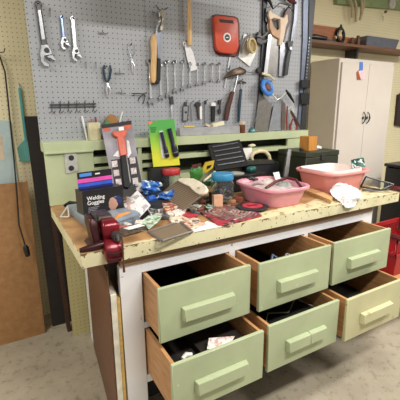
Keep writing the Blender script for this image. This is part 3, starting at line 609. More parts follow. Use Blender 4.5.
# jars
def jar(u, v_, h, r0, lidm, label, lid='lid', fill=None, fl='bits'):
    p = tp(u, v_); t_ = thing('storage_jar', p, label, 'jar')
    prof = [(r0*.9, .0), (r0, .008), (r0, h*.62), (r0*.86, h*.74), (r0*.84, h*.8), (r0*.80, h*.8), (r0*.82, h*.72), (r0*.95, h*.6), (r0*.95, .012), (r0*.8, .008)]
    MB().lathe(prof, p, n=28).build('glass', clear, t_, smooth=60)
    MB().lathe([(r0*.92, h*.76), (r0*.95, h*.78), (r0*.95, h*.97), (r0*.9, h)], p, n=28).build(lid, lidm, t_)
    return p, t_
p, t_ = jar(0, 0, .115, .045, M('lid_red', '#B8363C', .4), 'clear jar with red lid standing in front of the backsplash') if False else (None, None)
def jar_at(x, y, h, r0, lidm, label):
    p = Vector((x, y, H)); t_ = thing('storage_jar', p, label, 'jar')
    MB().lathe([(r0*.9, .0), (r0, .008), (r0, h*.66), (r0*.88, h*.76), (r0*.86, h*.8), (r0*.82, h*.8), (r0*.84, h*.74), (r0*.95, h*.64), (r0*.95, .012), (r0*.8, .008)], p, n=28).build('glass', clear, t_, smooth=60)
    MB().lathe([(r0*.92, h*.77), (r0*.96, h*.79), (r0*.96, h*.97), (r0*.9, h)], p, n=28).build('lid', lidm, t_)
    return p, t_
p = at(171, 166, 'y', .655); jar_at(p.x, .655, .150, .055, M('lid_red', '#B8363C', .4), 'clear jar with red lid standing in front of the backsplash')
p = at(226, 202, 'z', H); JP = Vector((.80, .345, H)); jar_at(JP.x, JP.y, .155, .060, M('lid_blue', '#3187B4', .4), 'glass jar with blue lid holding drill bits beside the near pink basin')
# contents of the blue lidded jar: individual bits
bm_ = [M('bit_blue', '#2f6fa8', .4), M('bit_dark', '#3a3a3e', .4, .6), M('bit_steel', '#9a9ca0', .35, .8), M('bit_rust', '#7c5140', .5)]
rnd = random.Random(5)
for k_ in range(34):
    a = rnd.uniform(0, 6.28); rad = .044*math.sqrt(rnd.random()); z = .016+.065*rnd.random(); ln = .012+.012*rnd.random()
    c = JP+Vector((rad*math.cos(a)*.85, rad*math.sin(a)*.85, z)); d_ = Vector((rnd.uniform(-1, 1), rnd.uniform(-1, 1), rnd.uniform(-.5, .5))).normalized()*ln*.6
    MB().cyl(c-d_, c+d_, .0035+.003*rnd.random(), 8).build('drill_bit', bm_[k_ % 4], label='small metal bit in the pile inside the blue lidded glass jar', cat='drill bit', group='bits in the blue lidded jar')
# black drill case, open
dc = thing('drill_case', at(232, 172, 'z', H+.0), 'open black drill bit case with ribbed lid leaning on the backsplash', 'case')
dc.location.y = .56; ORG[dc.name] = dc.location.copy()
a, b, c, d = at(208, 145, 'y', .715), at(240, 139.5, 'y', .715), at(249, 165.5, 'y', .62), at(215.5, 171, 'y', .62)
nn = (b-a).cross(d-a).normalized(); nn = nn if nn.y < 0 else -nn; DP = Plane(a, nn)
lido = MB().prism([a, b, c, d], -nn*.016).build('lid', M('case_black', '#08090a', .8), dc, bevel=.002)
for k_ in range(5):
    t = .10+.175*k_; e0 = a.lerp(d, t); e1 = b.lerp(c, t); w_ = (e1-e0)
    MB().par(e0+w_*.10, w_*.78, (d-a)*.035, nn*.008).build('rib', M('rib_dark', '#55575c', .35), lido)
e0 = c; e1 = d
f1 = at(266, 177, 'z', H+.09); f0 = at(222, 186, 'z', H+.09)
bz = c.z
tr0 = [Vector((d.x, d.y-.0, bz-.03)), Vector((c.x+.02, c.y, bz-.03)), Vector((c.x+.03, c.y-.13, bz-.03)), Vector((d.x, d.y-.13, bz-.03))]
MB().prism([Vector((v.x, v.y, H)) for v in tr0], (0, 0, max(bz-.03-H, .02))).build('tray', black, dc, bevel=.003)
MB().lathe([(.05, 0), (.052, .006), (.03, .012)], (tr0[0].x+.10, d.y-.07, bz-.03), n=24).build('insert_disc', M('pale_gray_disc', '#a9a9a2', .4), dc)
MB().blob((tr0[1].x-.045, d.y-.06, bz-.012), (.035, .02, .018), 3, .1).build('tape_dispenser', M('teal_dark', '#1f5f5a', .35), label='dark teal plastic tape dispenser on the open drill case', cat='dispenser')
# trowel float and white paper on the backsplash shelf
fl = thing('plaster_float', at(262, 160, 'y', .70), 'cream handled plaster float standing before the backsplash shelf', 'float')
FP = Plane((0, .70, 0), (0, -1, 0))
MB().tube([FP.pt(u, v_, .0) for u, v_ in ((252.5, 160.5), (251.5, 157), (253.5, 153), (259, 151), (265, 151.5), (268.5, 155), (270, 160))], [.010, .012, .013, .014, .014, .013, .012], 10).build('handle', M('cream_handle', '#D9CDA6', .5), fl)
MB().pp(FP, [(244, 161), (274, 160), (275, 163.5), (246, 165)], -.045, .045).build('blade', M('float_dark', '#3a3a34', .5), fl)
MB().box(FP.pt(244, 163).x, FP.pt(275, 163).x, .66, .72, H, FP.pt(260, 164).z).build('box', M('deep_box', '#23252a', .5), label='low dark box under the cream handled plaster float', cat='box')
bpy.data.objects['box'].name = 'storage_box'; ORG['storage_box'] = Vector()
MB().pp(Plane((0, .722, 0), (0, -1, -.0)), [(239, 149), (252, 147.5), (251.5, 158), (246, 160.5), (242, 159)], -.002, .004).build('paper_sheet', paper, label='white paper sheet propped left of the cream plaster float', cat='paper')
for (u, v_, mt_, lb) in ((252, 145.5, M('card_cream', '#E4E0C0', .6), 'cream bits in the right half of the backsplash shelf'), (201, 152.5, dark, 'small dark object in the backsplash shelf above the green packet')):
    MB().blob(at(u, v_, 'y', .745), (.03, .012, .010), 2, .1).build('shelf_scrap', mt_, label=lb, cat='scrap')
# dustpan-like tray with scalloped cream cover
dp = thing('ribbed_tray', tp(183, 200), 'brown ribbed tray tilted among the clutter, with scalloped cream cover', 'tray')
A, Bq, Cq, D_ = at(162, 192, 'z', H+.05), at(180, 178, 'z', H+.13), at(207, 189, 'z', H+.10), at(182, 210.5, 'z', H+.02)
nn = (Bq-A).cross(D_-A).normalized(); nn = nn if nn.z > 0 else -nn; DPL = Plane(A, nn)
q = N('ribbed_brown', .5); wv = q.n('ShaderNodeTexWave'); wv.inputs['Scale'].default_value = 55; q.l(q.co, wv.inputs[0]); q.col(q.ramp(wv.outputs['Fac'], [(.2, lin('#5d4c3c')), (.8, lin('#8f7d66'))])); ribm = q.m
MB().pp(DPL, [(162, 193), (180, 179), (206, 193), (181, 211)], -.004, 0).build('mesh_panel', ribm, dp)
fr = MB()
for p_, q_ in (((162, 193), (181, 211)), ((181, 211), (206, 193)), ((162, 193), (180, 179))): fr.tube([DPL.pt(*p_, .002), DPL.pt(*q_, .002)], .004, 6)
fr.build('frame', M('frame_brown', '#86735f', .4), dp)
cv = M('cream_plastic', '#E6DCC6', .45)
MB().pp(DPL, [(177, 180), (180, 178), (186, 177.5), (193, 178), (199, 181), (205, 185), (207, 189), (205, 192.5), (201.5, 194), (199, 194), (195, 192), (191.5, 189), (189, 186), (184, 184)], .001, .016).build('cover', cv, dp, bevel=.003)
disc(DPL, 199, 187.5, .010, .0155, .0175, 'round_mark', M('mark_tan', '#b97f55', .5), dp)
MB().tube([at(204, 181, 'z', H+.10), at(215, 172, 'z', H+.125)], [.006, .008], 8).build('paint_stick', M('stick_cream', '#E0D2B8', .5), label='cream stick poking up behind the ribbed tray toward the drill case', cat='stick')
# green & yellow packets behind
g = thing('seed_packet', at(197, 176, 'y', .56), 'bright green packet with dark label between the red and blue lidded jars', 'packet')
MB().blob(at(196.5, 173, 'y', .58), (.042, .02, .045), 3, .06).build('bag', M('leaf_bag', '#43823a', .35), g)
MB().pp(Plane((0, .557, 0), (0, -1, 0)), [(192, 165), (201, 163), (201.5, 166), (192.5, 168)], 0, .002).build('label_strip', M('brown_dark', '#5a2a22', .5), g)
y_ = MB().pp(Plane((0, .60, 0), (0, -1, 0)), [(202, 171), (206, 162.5), (214.5, 160.5), (213, 168), (206, 173)], 0, .012).build('yellow_packet', M('sign_yellow', '#CDAF35', .4), label='yellow and black packet behind the blue lidded jar', cat='packet')
MB().pp(Plane((0, .588, 0), (0, -1, 0)), [(207, 166), (212, 164.5), (210, 168), (206.5, 169.5)], 0, .001).build('black_print', black, y_)
MB().blob(at(208, 182, 'y', .50), (.04, .02, .025), 8, .1).build('green_bag', M('dark_green_bag', '#25583a', .4), label='dark green bag beside the left of the blue lidded jar', cat='bag')
# peach box
pe_ = thing('small_carton', tp(218, 208), 'small upright peach and black carton before the blue lidded jar', 'carton')
a = tp(214, 208.5); ux = Vector((.044, -.012, 0)); 
MB().par(a, ux, (.0, .02, 0), (0, 0, .066)).build('peach_face', M('peach', '#E9B796', .5), pe_)
MB().par(a+Vector((-.002, .0205, 0)), ux*1.02, (-.0, .025, 0), (0, 0, .075)).build('black_side', black, pe_)
# magazine / blade package and disc
mg = thing('blade_package', tp(226, 213), 'red and dark circular saw blade package lying flat on the bench front', 'package')
q = N('blade_print', .3); q.co  # concentric rings
mp = q.n('ShaderNodeVectorMath', operation='LENGTH'); q.l(q.co, mp.inputs[0])
rg_ = q.math('FRACT', q.math('MULTIPLY', mp.outputs['Value'], 60)); nz = q.noise(80, 4)
q.col(q.mix(q.ramp(nz, [(.50, (0, 0, 0)), (.56, (1, 1, 1))]), q.ramp(rg_, [(.4, lin('#201a1e')), (.6, lin('#a88c80'))]), q.ramp(q.noise(30, 3), [(.38, lin('#2b2026')), (.5, lin('#9a2f3c')), (.62, lin('#c9b3a8'))])))
PK = [(199, 211), (213, 206), (243, 204), (262, 215), (225, 224.5), (218, 224.5)]
MB().pp(T, PK, 0, .008).build('card', printm('pack_red', ['#8a2734', '#2c2226', '#b03a48', '#4c3a3e', '#a82c3c', '#c9b6ac'], 50), mg, bevel=.001)
o = thing('x', tp(226, 212, .0092), None, None) if False else None
MB().pp(T, [(203, 211.8), (214, 206.8), (242, 205), (259, 214.8), (226, 219.5)], .0082, .0092).build('blade_print', q.m, mg)
MB().pp(T, [(236, 212), (250, 209.5), (260, 214.5), (244, 218.5)], .0082, .009).build('grey_panel', M('print_violet', '#6a5a68', .4, var=.4, scale=60), mg)
gd = thing('grinding_disc', tp(253, 208), 'black rimmed red centred disc lying flat before the near pink basin', 'disc')
cdm = Vector((.850, .152, H)); MB().lathe([(.078, 0), (.078, .006), (.055, .008), (.0, .008)], (cdm.x, cdm.y, H+.0095), n=36).build('disc', dark, gd)
MB().lathe([(.050, 0), (.050, .0012)], (cdm.x, cdm.y, H+.0175), n=30).build('label', M('label_red', '#D8485A', .35, var=.35, scale=40), gd)
MB().prism([(cdm.x-.03, cdm.y-.008, H+.0188), (cdm.x+.03, cdm.y-.012, H+.0188), (cdm.x+.03, cdm.y+.004, H+.0188), (cdm.x-.03, cdm.y+.006, H+.0188)], (0, 0, .0005)).build('label_band', M('band_dark', '#7a2430', .4), gd)
gd.location.z = H
# mesh frame in front
mf = thing('sanding_screen', tp(166, 231), 'brown sanding screen in grey frame lying on the bench front edge', 'screen')
MB().pp(T, [(150, 231), (179, 222), (190, 231), (163, 239.5)], .002, .005).build('screen', ribm, mf)
fr = MB(); Q = [(149, 231.5), (180, 221.5), (192, 231.5), (162, 241)]
for i in range(4): fr.tube([tp(*Q[i], .006), tp(*Q[(i+1) % 4], .006)], .0055, 6)
fr.build('frame', M('frame_gray', '#7d7470', .4, .3), mf)
# cards and papers: each its own sheet
def sheet(name, px, h, mat, label, cat, th=.0015, tilt=None):
    hs = h if isinstance(h, (list, tuple)) else [h]*len(px)
    return MB().prism([tp(u, v_, k_) for (u, v_), k_ in zip(px, hs)], (0, 0, -th)).build(name, mat, label=label, cat=cat)
cardp = printm('card_print', ['#EDE8E8', '#DCD3D6', '#F1EEEE', '#C9A9A0', '#E6E0E2', '#E9E4E4', '#B8B5BE', '#EFEBEB'], 38)
o = sheet('blister_card', [(122.5, 205), (137.5, 190), (150.5, 205), (139.5, 217)], [.05, .10, .065, .02], cardp, 'large white printed card tilted behind the orange handle', 'card', .004)
sheet('paper_note', [(140, 222), (152, 212.5), (164, 213.5), (158, 222), (149, 229)], [.02, .025, .02, .015, .012], printm('green_paper', ['#B9C9B4', '#A3B8A6', '#D9DFD0', '#5f8a6c', '#C9D3C2', '#8a7f6a'], 70), 'greenish printed note beside the sanding screen', 'note')
sheet('instruction_card', [(178, 216), (187, 211), (206, 224), (190, 231)], .0035, printm('salmon_card', ['#E2B9A0', '#EADCC8', '#D98f7c', '#E8CBB4', '#b5524a', '#E6DDD0'], 60), 'salmon and cream card lying between the sanding screen and red package', 'card')
sheet('red_card', [(182, 215), (190, 210.5), (199, 215), (190, 218)], .008, M('card_red', '#B93A48', .4), 'small red card on the salmon card', 'card')
sheet('paper_sheet', [(191, 231), (207, 221), (222, 226), (196, 231.5)], .0018, paper, 'white paper sticking out left of the red blade package', 'paper')
sheet('paper_strip', [(172, 211), (184, 206.5), (186, 208.5), (175, 214)], .022, paper, 'white paper strip below the ribbed tray', 'paper', .02)
MB().tube([tp(182, 217, .012), tp(188, 220, .012), tp(194, 225, .012)], .004, 6).build('white_pencil', M('pencil_cream', '#E9D9C2', .5), label='cream pencil lying on the salmon card', cat='pencil')
MB().ring(tp(196, 221, .012), (0, 0, 1), .014, .003, 18, 6).build('washer_ring', steel, label='small metal ring on the salmon card', cat='ring')
# wood pieces / tools behind
MB().prism([tp(121, 190.5, .05), tp(138, 183.5, .05), tp(145, 188, .05), tp(126, 195, .05)], (0, 0, -.05)).build('wood_block', woodm('tan_block', '#B98A55', .7), label='tan wood block behind the large white card', cat='wood block')
MB().blob(at(143, 188, 'y', .56), (.05, .03, .03), 12, .22).build('plastic_bag', M('cloudy_bag', '#CDC9C6', .3, var=.15), label='cloudy plastic bag of parts behind the blue bags', cat='bag', smooth=80)
bl = printm('blue_bag', ['#2B63B8', '#5d94d8', '#dfe8f2', '#2f6fc4', '#1f4f9a', '#c9dbee'], 55, .3)
MB().blob(at(151, 187, 'y', .52), (.048, .03, .034), 21, .28).build('blue_parts_bag', bl, label='upper crumpled blue and white plastic bag on the clutter', cat='bag', smooth=80)
MB().blob(at(170, 195, 'y', .43), (.056, .03, .020), 22, .25).build('blue_parts_bag', bl, label='right flattened blue plastic bag beside the ribbed tray', cat='bag', smooth=80)
MB().blob(at(152, 199, 'y', .44), (.026, .02, .02), 23, .25).build('blue_parts_bag', M('blue_bag_deep', '#2f62c0', .3, var=.4, scale=60), label='small deep blue bag behind the large white card', cat='bag', smooth=80)
MB().prism([tp(127, 203, .03), tp(160, 200, .045), tp(163, 206, .04), tp(141, 219, .01)], (0, 0, -.008)).build('tool_pouch', M('pouch_black', '#202126', .5), label='black pouch under the large white card', cat='pouch')
MB().box(.40, .70, .38, .62, H, H+.035).build('tray_box', M('clutter_dark', '#3b352f', .6, var=.5, scale=30), label='dark shallow tray supporting the blue bags and ribbed tray', cat='tray')
MB().prism([tp(150, 181, 0), tp(161, 178, 0), tp(166, 180, 0), tp(152, 184, 0)], (0, 0, .02)).build('wood_block', pine_pale, label='pale wood strip behind the blue bags near the red lidded jar', cat='wood block') if False else None
# orange handled brush, grey disc, small clear case
og = thing('putty_knife', tp(122, 217), 'orange handled tool beside the red vise', 'tool')
MB().tube([tp(113, 223, .03), tp(119, 217, .035), tp(129, 213.5, .035)], [.009, .014, .010], 10).build('handle', M('amber_orange', '#E0974E', .35), og)
MB().prism([tp(128, 215, .035), tp(131, 211, .035), tp(140, 212, .02), tp(139, 216, .02)], (0, 0, -.002)).build('blade', steel, og)
MB().lathe([(.025, 0), (.026, .006), (.022, .03), (.018, .032)], tp(134, 222), n=20).build('round_tin', M('cap_gray', '#7f8793', .4), label='round grey cap on the clutter beside the white card', cat='cap')
cc = thing('parts_case', tp(128, 237), 'small clear case of screws with white label right of the vise', 'case')
a = tp(121, 238); MB().par(a, (.12, .028, 0), (-.02, .055, 0), (0, 0, .022)).build('clear_body', clear, cc, bevel=.002)
MB().par(a+Vector((.035, .012, .0225)), (.075, .018, 0), (-.012, .032, 0), (0, 0, .001)).build('label', paper, cc)
MB().par(a+Vector((.008, .006, .003)), (.10, .024, 0), (-.016, .04, 0), (0, 0, .012)).build('screw_layer', M('screw_mix', '#8a7c6c', .4, .5, .7, 120), cc, kind='stuff')
# scattered small parts between
rnd = random.Random(11); extra = [(160, 208, 'white tab under the flattened blue bag'), (176, 208, 'dark clip left of the paper strip'), (165, 219, 'olive bit at the top corner of the sanding screen'), (185, 212, 'pale fitting above the red card'), (200, 211, 'dark fitting at the corner of the red package'), (190, 200, 'tan fitting below the cream cover'), (210, 204, 'black bit left of the peach carton'), (166, 200, 'white fitting above the tan clip'), (118, 222, 'pale bolt between vise and orange handle'), (122, 232, 'tan nut left of the clear case'), (139, 226, 'grey clip right of the grey cap'), (195, 214, 'brown bit on the salmon card edge'), (233, 198, 'pale fitting right of the blue lidded jar'), (238, 202, 'dark fitting at the left foot of the near basin')]
cols = ['#C9B8A8', '#8b4a3a', '#D9D4CC', '#4a4640', '#B98A60', '#9fb0a8', '#c46a5c', '#e6e0d4', '#5c5a62']
spots = [(113, 226, 'cream plug by the vise'), (118, 229, 'rust fitting by the vise'), (127, 227, 'white knob between vise and grey cap'), (133, 228, 'dark clip beside the grey cap'), (168, 206, 'tan clip below the flattened blue bag'), (163, 211, 'pale green clip above the sanding screen'), (172, 203, 'red brown clip under the ribbed tray edge'), (170, 217, 'cream block above the sanding screen'), (193, 205, 'dark fitting right of the ribbed tray'), (188, 205, 'rust fitting right of the ribbed tray corner'), (203, 203, 'pale green fitting left of the peach carton'), (197, 209, 'terracotta fitting left of the red package'), (208, 199, 'cream fitting left of the peach carton top'), (231, 203, 'dark bit between jar and black disc'), (158, 214, 'tan bit above the greenish note')]
for k_, (u, v_, lb) in enumerate(spots+extra):
    a = rnd.uniform(0, 3); c = tp(u, v_, 0); s1, s2, s3 = .018+.012*rnd.random(), .010+.006*rnd.random(), .012+.018*rnd.random()
    MB().rbox((c.x, c.y, c.z+s3/2), (s1*2, s2*2, s3), rz=a).build('small_part', M('part_%d' % (k_ % 9), cols[k_ % 9], .5, var=.3, scale=70), bevel=.003, label=lb, cat='small part')
# more flat cards and packets in the heap
for k_, (px, h, cols, nm, lb) in enumerate((
    ([(143, 205), (156, 200), (163, 208), (150, 213)], .030, ['#2f2f33', '#d9d4d0', '#8c8a90', '#EDEAE6'], 'card', 'black and white printed card between the large white card and the greenish note'),
    ([(160, 204), (171, 200), (178, 206), (167, 211)], .026, ['#C9795c', '#E9E0D6', '#a8442f', '#E3D3BC'], 'card', 'rust and cream printed card under the flattened blue bag'),
    ([(184, 205), (196, 201), (203, 206), (192, 211)], .016, ['#4b4742', '#8f7f6c', '#c9c1b2', '#2f2d2c'], 'packet', 'grey brown packet below the cream cover of the ribbed tray'),
    ([(169, 218), (179, 214), (184, 219), (173, 223)], .010, ['#E6DCCB', '#D7C2A2', '#8a6a4c', '#F0EBE2'], 'card', 'small cream card touching the sanding screen top edge'),
    ([(204, 205), (212, 202), (216, 206), (208, 209)], .012, ['#5d7f73', '#d8dcd4', '#31473f', '#a8b5ab'], 'packet', 'small green grey packet left of the peach carton foot'),
    ([(128, 205), (121, 199), (129, 193), (136, 196)], .045, ['#2a2826', '#c4a98a', '#6b5546', '#E8E2D8'], 'card', 'dark and tan card showing behind the left of the large white card'))):
    MB().prism([tp(u, v_, h+.006*((i + k_) % 2)) for i, (u, v_) in enumerate(px)], (0, 0, -h*.9)).build('printed_'+nm, printm('print_mix_%d' % k_, cols, 60), label=lb, cat=nm)
# ---------------------------------------------------------------- in the drawers
dz = Vector((0, 0, 0))
rnd = random.Random(2)
m = MB()
for k_ in range(5):
    c = Vector((.74+.075*k_, -.02+.02*(k_ % 2), .60+.015*(k_ % 3))); m.tube([c+Vector(((.055)*math.cos(i*.6+k_), (.05)*math.sin(i*.6+k_), .0018*i-.02)) for i in range(34)], .006, 6)
m.build('cord_tangle', black, label='tangled black cords in the upper middle drawer', cat='cords', kind='stuff')
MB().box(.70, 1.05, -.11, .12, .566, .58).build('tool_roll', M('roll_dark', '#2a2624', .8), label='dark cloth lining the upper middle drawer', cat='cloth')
MB().ring((.935, -.03, .695), (.3, -.5, 1), .019, .005, 20, 8).build('steel_ring', chrome, label='chrome ring lying on the cords in the upper middle drawer', cat='ring')
MB().tube([(.84, -.06, .675), (.88, -.04, .69), (.93, -.06, .68)], [.010, .013, .009], 8).build('pipe_cutter', M('brick_red', '#9c3b2c', .4), label='brick red handled tool in the upper middle drawer', cat='handle')
MB().tube([(.85, -.0, .67), (.875, .02, .70), (.90, .0, .68)], [.007, .008, .006], 8).build('blue_plug', M('plug_blue', '#53657e', .4), label='bluish plug in the upper middle drawer', cat='plug')
for (x, y, r_) in ((.79, -.08, .012), (.96, -.08, .014)): MB().cyl((x, y, .66), (x+.03, y+.01, .675), r_, 10).build('socket', steel, label='steel socket at the %s of the upper middle drawer' % ('left' if x < .9 else 'right'), cat='socket')
a = at(208, 337.5, 'z', .475); 
q = N('paper_print', .6); q.col(q.ramp(q.noise(60, 4), [(.4, lin('#cfa79a')), (.52, lin('#F0EAE6'))]))
pz = [at(207, 349, 'z', .455), at(228, 347, 'z', .455), at(235, 336, 'z', .475), at(209, 338, 'z', .475)]
MB().prism(pz, (0, 0, -.002)).build('paper_leaflet', q.m, label='white and pink leaflet in the lower left drawer', cat='leaflet')
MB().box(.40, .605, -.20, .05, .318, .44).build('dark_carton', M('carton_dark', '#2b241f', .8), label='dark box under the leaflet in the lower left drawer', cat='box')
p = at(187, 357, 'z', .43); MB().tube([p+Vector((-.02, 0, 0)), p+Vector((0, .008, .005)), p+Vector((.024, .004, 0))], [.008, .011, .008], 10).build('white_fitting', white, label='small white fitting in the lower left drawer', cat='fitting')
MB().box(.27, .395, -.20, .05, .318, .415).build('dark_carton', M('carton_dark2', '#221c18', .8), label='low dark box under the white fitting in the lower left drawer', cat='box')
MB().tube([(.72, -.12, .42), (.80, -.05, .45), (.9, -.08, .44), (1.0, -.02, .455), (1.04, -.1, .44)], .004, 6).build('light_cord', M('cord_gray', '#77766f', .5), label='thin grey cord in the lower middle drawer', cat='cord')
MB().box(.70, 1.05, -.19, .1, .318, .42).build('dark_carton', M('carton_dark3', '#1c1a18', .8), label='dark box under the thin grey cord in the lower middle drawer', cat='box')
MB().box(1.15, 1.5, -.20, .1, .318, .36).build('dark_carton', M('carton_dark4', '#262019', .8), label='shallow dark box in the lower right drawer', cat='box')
# ---------------------------------------------------------------- tools hung on the grey pegboard
def hookat(u, v, par, ln=.03, d0=0):
    p = B.pt(u, v, -.004); m = MB().tube([p, p+Vector((0, -ln*.8, 0)), p+Vector((0, -ln, .006))], .0022, 6); return m.build('hook', dsteel, par)
def wthing(name, u, v, label, cat, group=None): return thing(name, B.pt(u, v, .01), label, cat, group)
def V2(a, b): return (Vector((b[0]-a[0], b[1]-a[1])))
# adjustable wrenches
def adj(a, b, wpx, jaw, mh, mj, label, ringend=False, side=-1):
    """handle from pixel a (top) to b (head), head outline jaw = size in px"""
    t = wthing('adjustable_wrench', a[0], a[1], label, 'wrench'); d = V2(a, b); d.normalize(); n = Vector((-d.y, d.x))*side
    P = lambda s, k: (b[0]+d.x*s+n.x*k, b[1]+d.y*s+n.y*k); A = lambda s, k: (a[0]+d.x*s+n.x*k, a[1]+d.y*s+n.y*k)
    w = wpx/2
    h = MB().pp(B, [A(0, -w*.8), A(-w*.6, 0), A(0, w*.8), P(-w, w*.9), P(-w, -w*.9)], .010, .022).build('handle', mh, t, bevel=.003)
    if jaw > 9:
        MB().pp(B, [A(5, -w*.45), A(5, w*.45), P(-w*3, w*.5), P(-w*3, -w*.5)], .0205, .0232).build('inlay', steel, h)
    j = jaw
    MB().pp(B, [P(-w*1.4, -w), P(-w*1.4, w), P(j*.15, j*.42), P(j*.42, j*.50), P(j*.48, j*.2), P(j*.45, -j*.08), P(j*.80, -j*.18), P(j*1.15, j*.18), P(j*1.3, j*.12), P(j*1.2, -j*.22), P(j*.85, -j*.42), P(j*.3, -j*.40)], .008, .026).build('jaw', mj, t, bevel=.002)
    MB().pp(B, [P(j*.48, j*.46), P(j*.5, j*.1), P(j*.62, j*.1), P(j*.72, j*.30), P(j*.95, j*.62), P(j*.88, j*.66)], .010, .024).build('sliding_jaw', mj, t, bevel=.001)
    MB().lathe([(j*.0009, 0), (j*.0009, .004)], B.pt(*P(j*.12, j*.12), .0255), (0, -1, 0), 12).build('knurl', dark, t)
    MB().ring(B.pt(*A(-w*.2, 0), .016), (0, -1, 0), wpx*.0022, .0035, 16, 6).build('hang_ring', mh, t)
    hookat(*A(-w*.2, 0), t); return t
adj((38.5, 5), (45, 49), 6.5, 14, dsteel, M('jaw_steel', '#B9BCC0', .3, .95, .3), 'large dark chrome adjustable wrench hanging highest on the left pegboard panel')
adj((61.8, 18), (64, 39), 3.4, 8.5, M('blue_chrome', '#8FA3C8', .3, .8), chrome, 'small blue handled adjustable wrench between the two chrome ones')
adj((72.8, 19.5), (75.5, 50), 4.6, 9, chrome, chrome, 'mid sized chrome adjustable wrench with white handle right of the small blue one')
# pliers
def two_handle(name, piv, tips, hand, mh, mm, label, cat, r=.004, d=.018, hr=1.7):
    t = wthing(name, piv[0], piv[1], label, cat); p = B.pt(*piv, d)
    for k, path in enumerate(hand): MB().tube([B.pt(u, v, d) for u, v in path], [r*hr*.8]+[r*hr]*(len(path)-2)+[r*.9], 8).build('handle', mh, t)
    for k, path in enumerate(tips): MB().tube([B.pt(u, v, d) for u, v in path], [r*1.5]+[r*1.6]*(len(path)-2)+[r*.7], 8).build('jaw', mm, t)
    MB().lathe([(r*2.2, 0), (r*2.2, .008)], B.pt(*piv, d-.004), (0, -1, 0), 14).build('pivot', mm, t)
    hookat(hand[0][0][0]+1, hand[0][0][1]+2, t); return t
two_handle('pliers', (107, 84), [[(107, 84), (106.4, 90), (108, 97)], [(107, 84), (110, 90), (109.2, 97)]], [[(104.5, 65), (103.5, 70), (105, 78), (107, 84)], [(110, 65), (111, 70), (109.5, 78), (107, 84)]], M('navy_grip', '#1d3a4a', .4), chrome, 'pliers with dark blue grips hanging upside down by its handles', 'pliers', .0038)
two_handle('wire_pliers', (131.5, 60), [[(131.5, 60), (132, 66), (133, 73.5)], [(131.5, 60), (134.4, 66), (133.6, 73.5)]], [[(129, 43), (128.5, 50), (131.5, 60)], [(135, 43), (135.3, 52), (131.5, 60)]], steel, chrome, 'slim bare steel pliers with open thin handles right of the blue grip pliers', 'pliers', .0026, hr=1)
two_handle('nippers', (144, 94), [[(144, 94), (147, 92)], [(144, 94), (146, 97)]], [[(131.5, 93.5), (138, 93.5), (144, 94)], [(138, 101), (140, 97), (144, 94)], [(143, 104), (144.5, 99), (144, 94)]], dark, dsteel, 'dark spread nippers just left of the combination wrenches', 'pliers', .003, hr=1)
two_handle('small_pliers', (148, 98), [[(148, 98), (146, 94)], [(148, 98), (150, 94)]], [[(147, 108), (147, 103), (148, 98)], [(150, 108), (150, 103), (148, 98)]], dark, dsteel, 'small dark pliers below the left end of the wrench row', 'pliers', .0025, hr=1) if False else None
# empty pegboard hooks
for pts, lb in (([(99, 33), (103, 33.3), (108, 33.5)], 'bare wire hook high on the left panel above the pliers'), ([(115.5, 73), (120, 73.5), (124.5, 73.5)], 'bare wire hook between the two hanging pliers'), ([(118, 92.5), (122, 93), (126, 93.5)], 'bare wire hook below and right of the blue grip pliers')):
    m = MB().tube([B.pt(*pts[0], 0), B.pt(*pts[0], .012), B.pt(*pts[1], .013), B.pt(*pts[2], .013)], .0022, 6); c = pts[1]
    m.tube([B.pt(c[0], c[1], .012), B.pt(c[0]-.5, c[1]-3.5, .02)], .0015, 6); m.build('wire_hook', dsteel, label=lb, cat='hook')
for u, v, lb in ((50, 8, 'tiny hook beside the top of the big adjustable wrench'), (86, 62, 'tiny hook right of the chrome adjustable wrench'), (96, 62, 'tiny hook left of the blue grip pliers'), (161.5, 91, 'tiny hook in the wrench row')):
    if v == 91: continue
    MB().tube([B.pt(u, v, 0), B.pt(u, v, .02), B.pt(u, v+7, .024)], .0022, 6).build('wire_hook', dsteel, label=lb, cat='hook')
# multi hook rack
rk = wthing('hook_rack', 73, 106, 'long dark wire rack with rows of small hooks on the lower left panel', 'rack')
MB().pp(B, [(50, 104), (96, 103), (96, 104.6), (50, 105.6)], 0, .008).build('top_bar', dsteel, rk); MB().pp(B, [(50, 106.8), (96, 106), (96, 107.2), (50, 108)], 0, .006).build('bottom_bar', dsteel, rk)
for k in range(6):
    u = 52+8.3*k; v = 104.5-.18*k
    MB().tube([B.pt(u, v-3.5, .004), B.pt(u, v, .010), B.pt(u, v+6, .010), B.pt(u+1.6, v+8.6, .018), B.pt(u+3.4, v+6.4, .026)], .002, 6).build('hook', dsteel, rk)
    MB().tube([B.pt(u-1.4, v+8, .004), B.pt(u, v+6, .010)], .0018, 6).build('prong', dsteel, rk)
# wooden handled pruning saw / brush with metal holder
ps = wthing('bow_tool', 154, 60, 'curved wooden handled tool beside a black bristle grip, hung at the panel seam', 'tool')
MB().pp(B, [(154, 33.5), (156.5, 34), (157.4, 42), (157.2, 56), (156.8, 70), (156.5, 80), (155, 83.5), (152, 83), (151, 79), (151.6, 66), (152, 52), (151.2, 42), (152.2, 36)], .018, .040).build('wood_handle', woodh, ps, bevel=.005)
MB().pp(B, [(157.2, 58), (161, 58.5), (160.8, 80), (158.5, 84), (153, 85), (152.2, 83.4), (156, 83), (157, 78)], .012, .036).build('black_grip', black, ps, bevel=.003)
MB().pp(B, [(156.3, 34), (160, 26), (161.8, 27), (160.6, 40), (160.5, 58), (158, 58)], .014, .020).build('blade', M('bluish_steel', '#A7B0C4', .25, .9), ps, bevel=.001)
MB().tube([B.pt(156, 36, .028), B.pt(157, 27, .03), B.pt(160, 20, .03)], .005, 8).build('neck', chrome, ps)
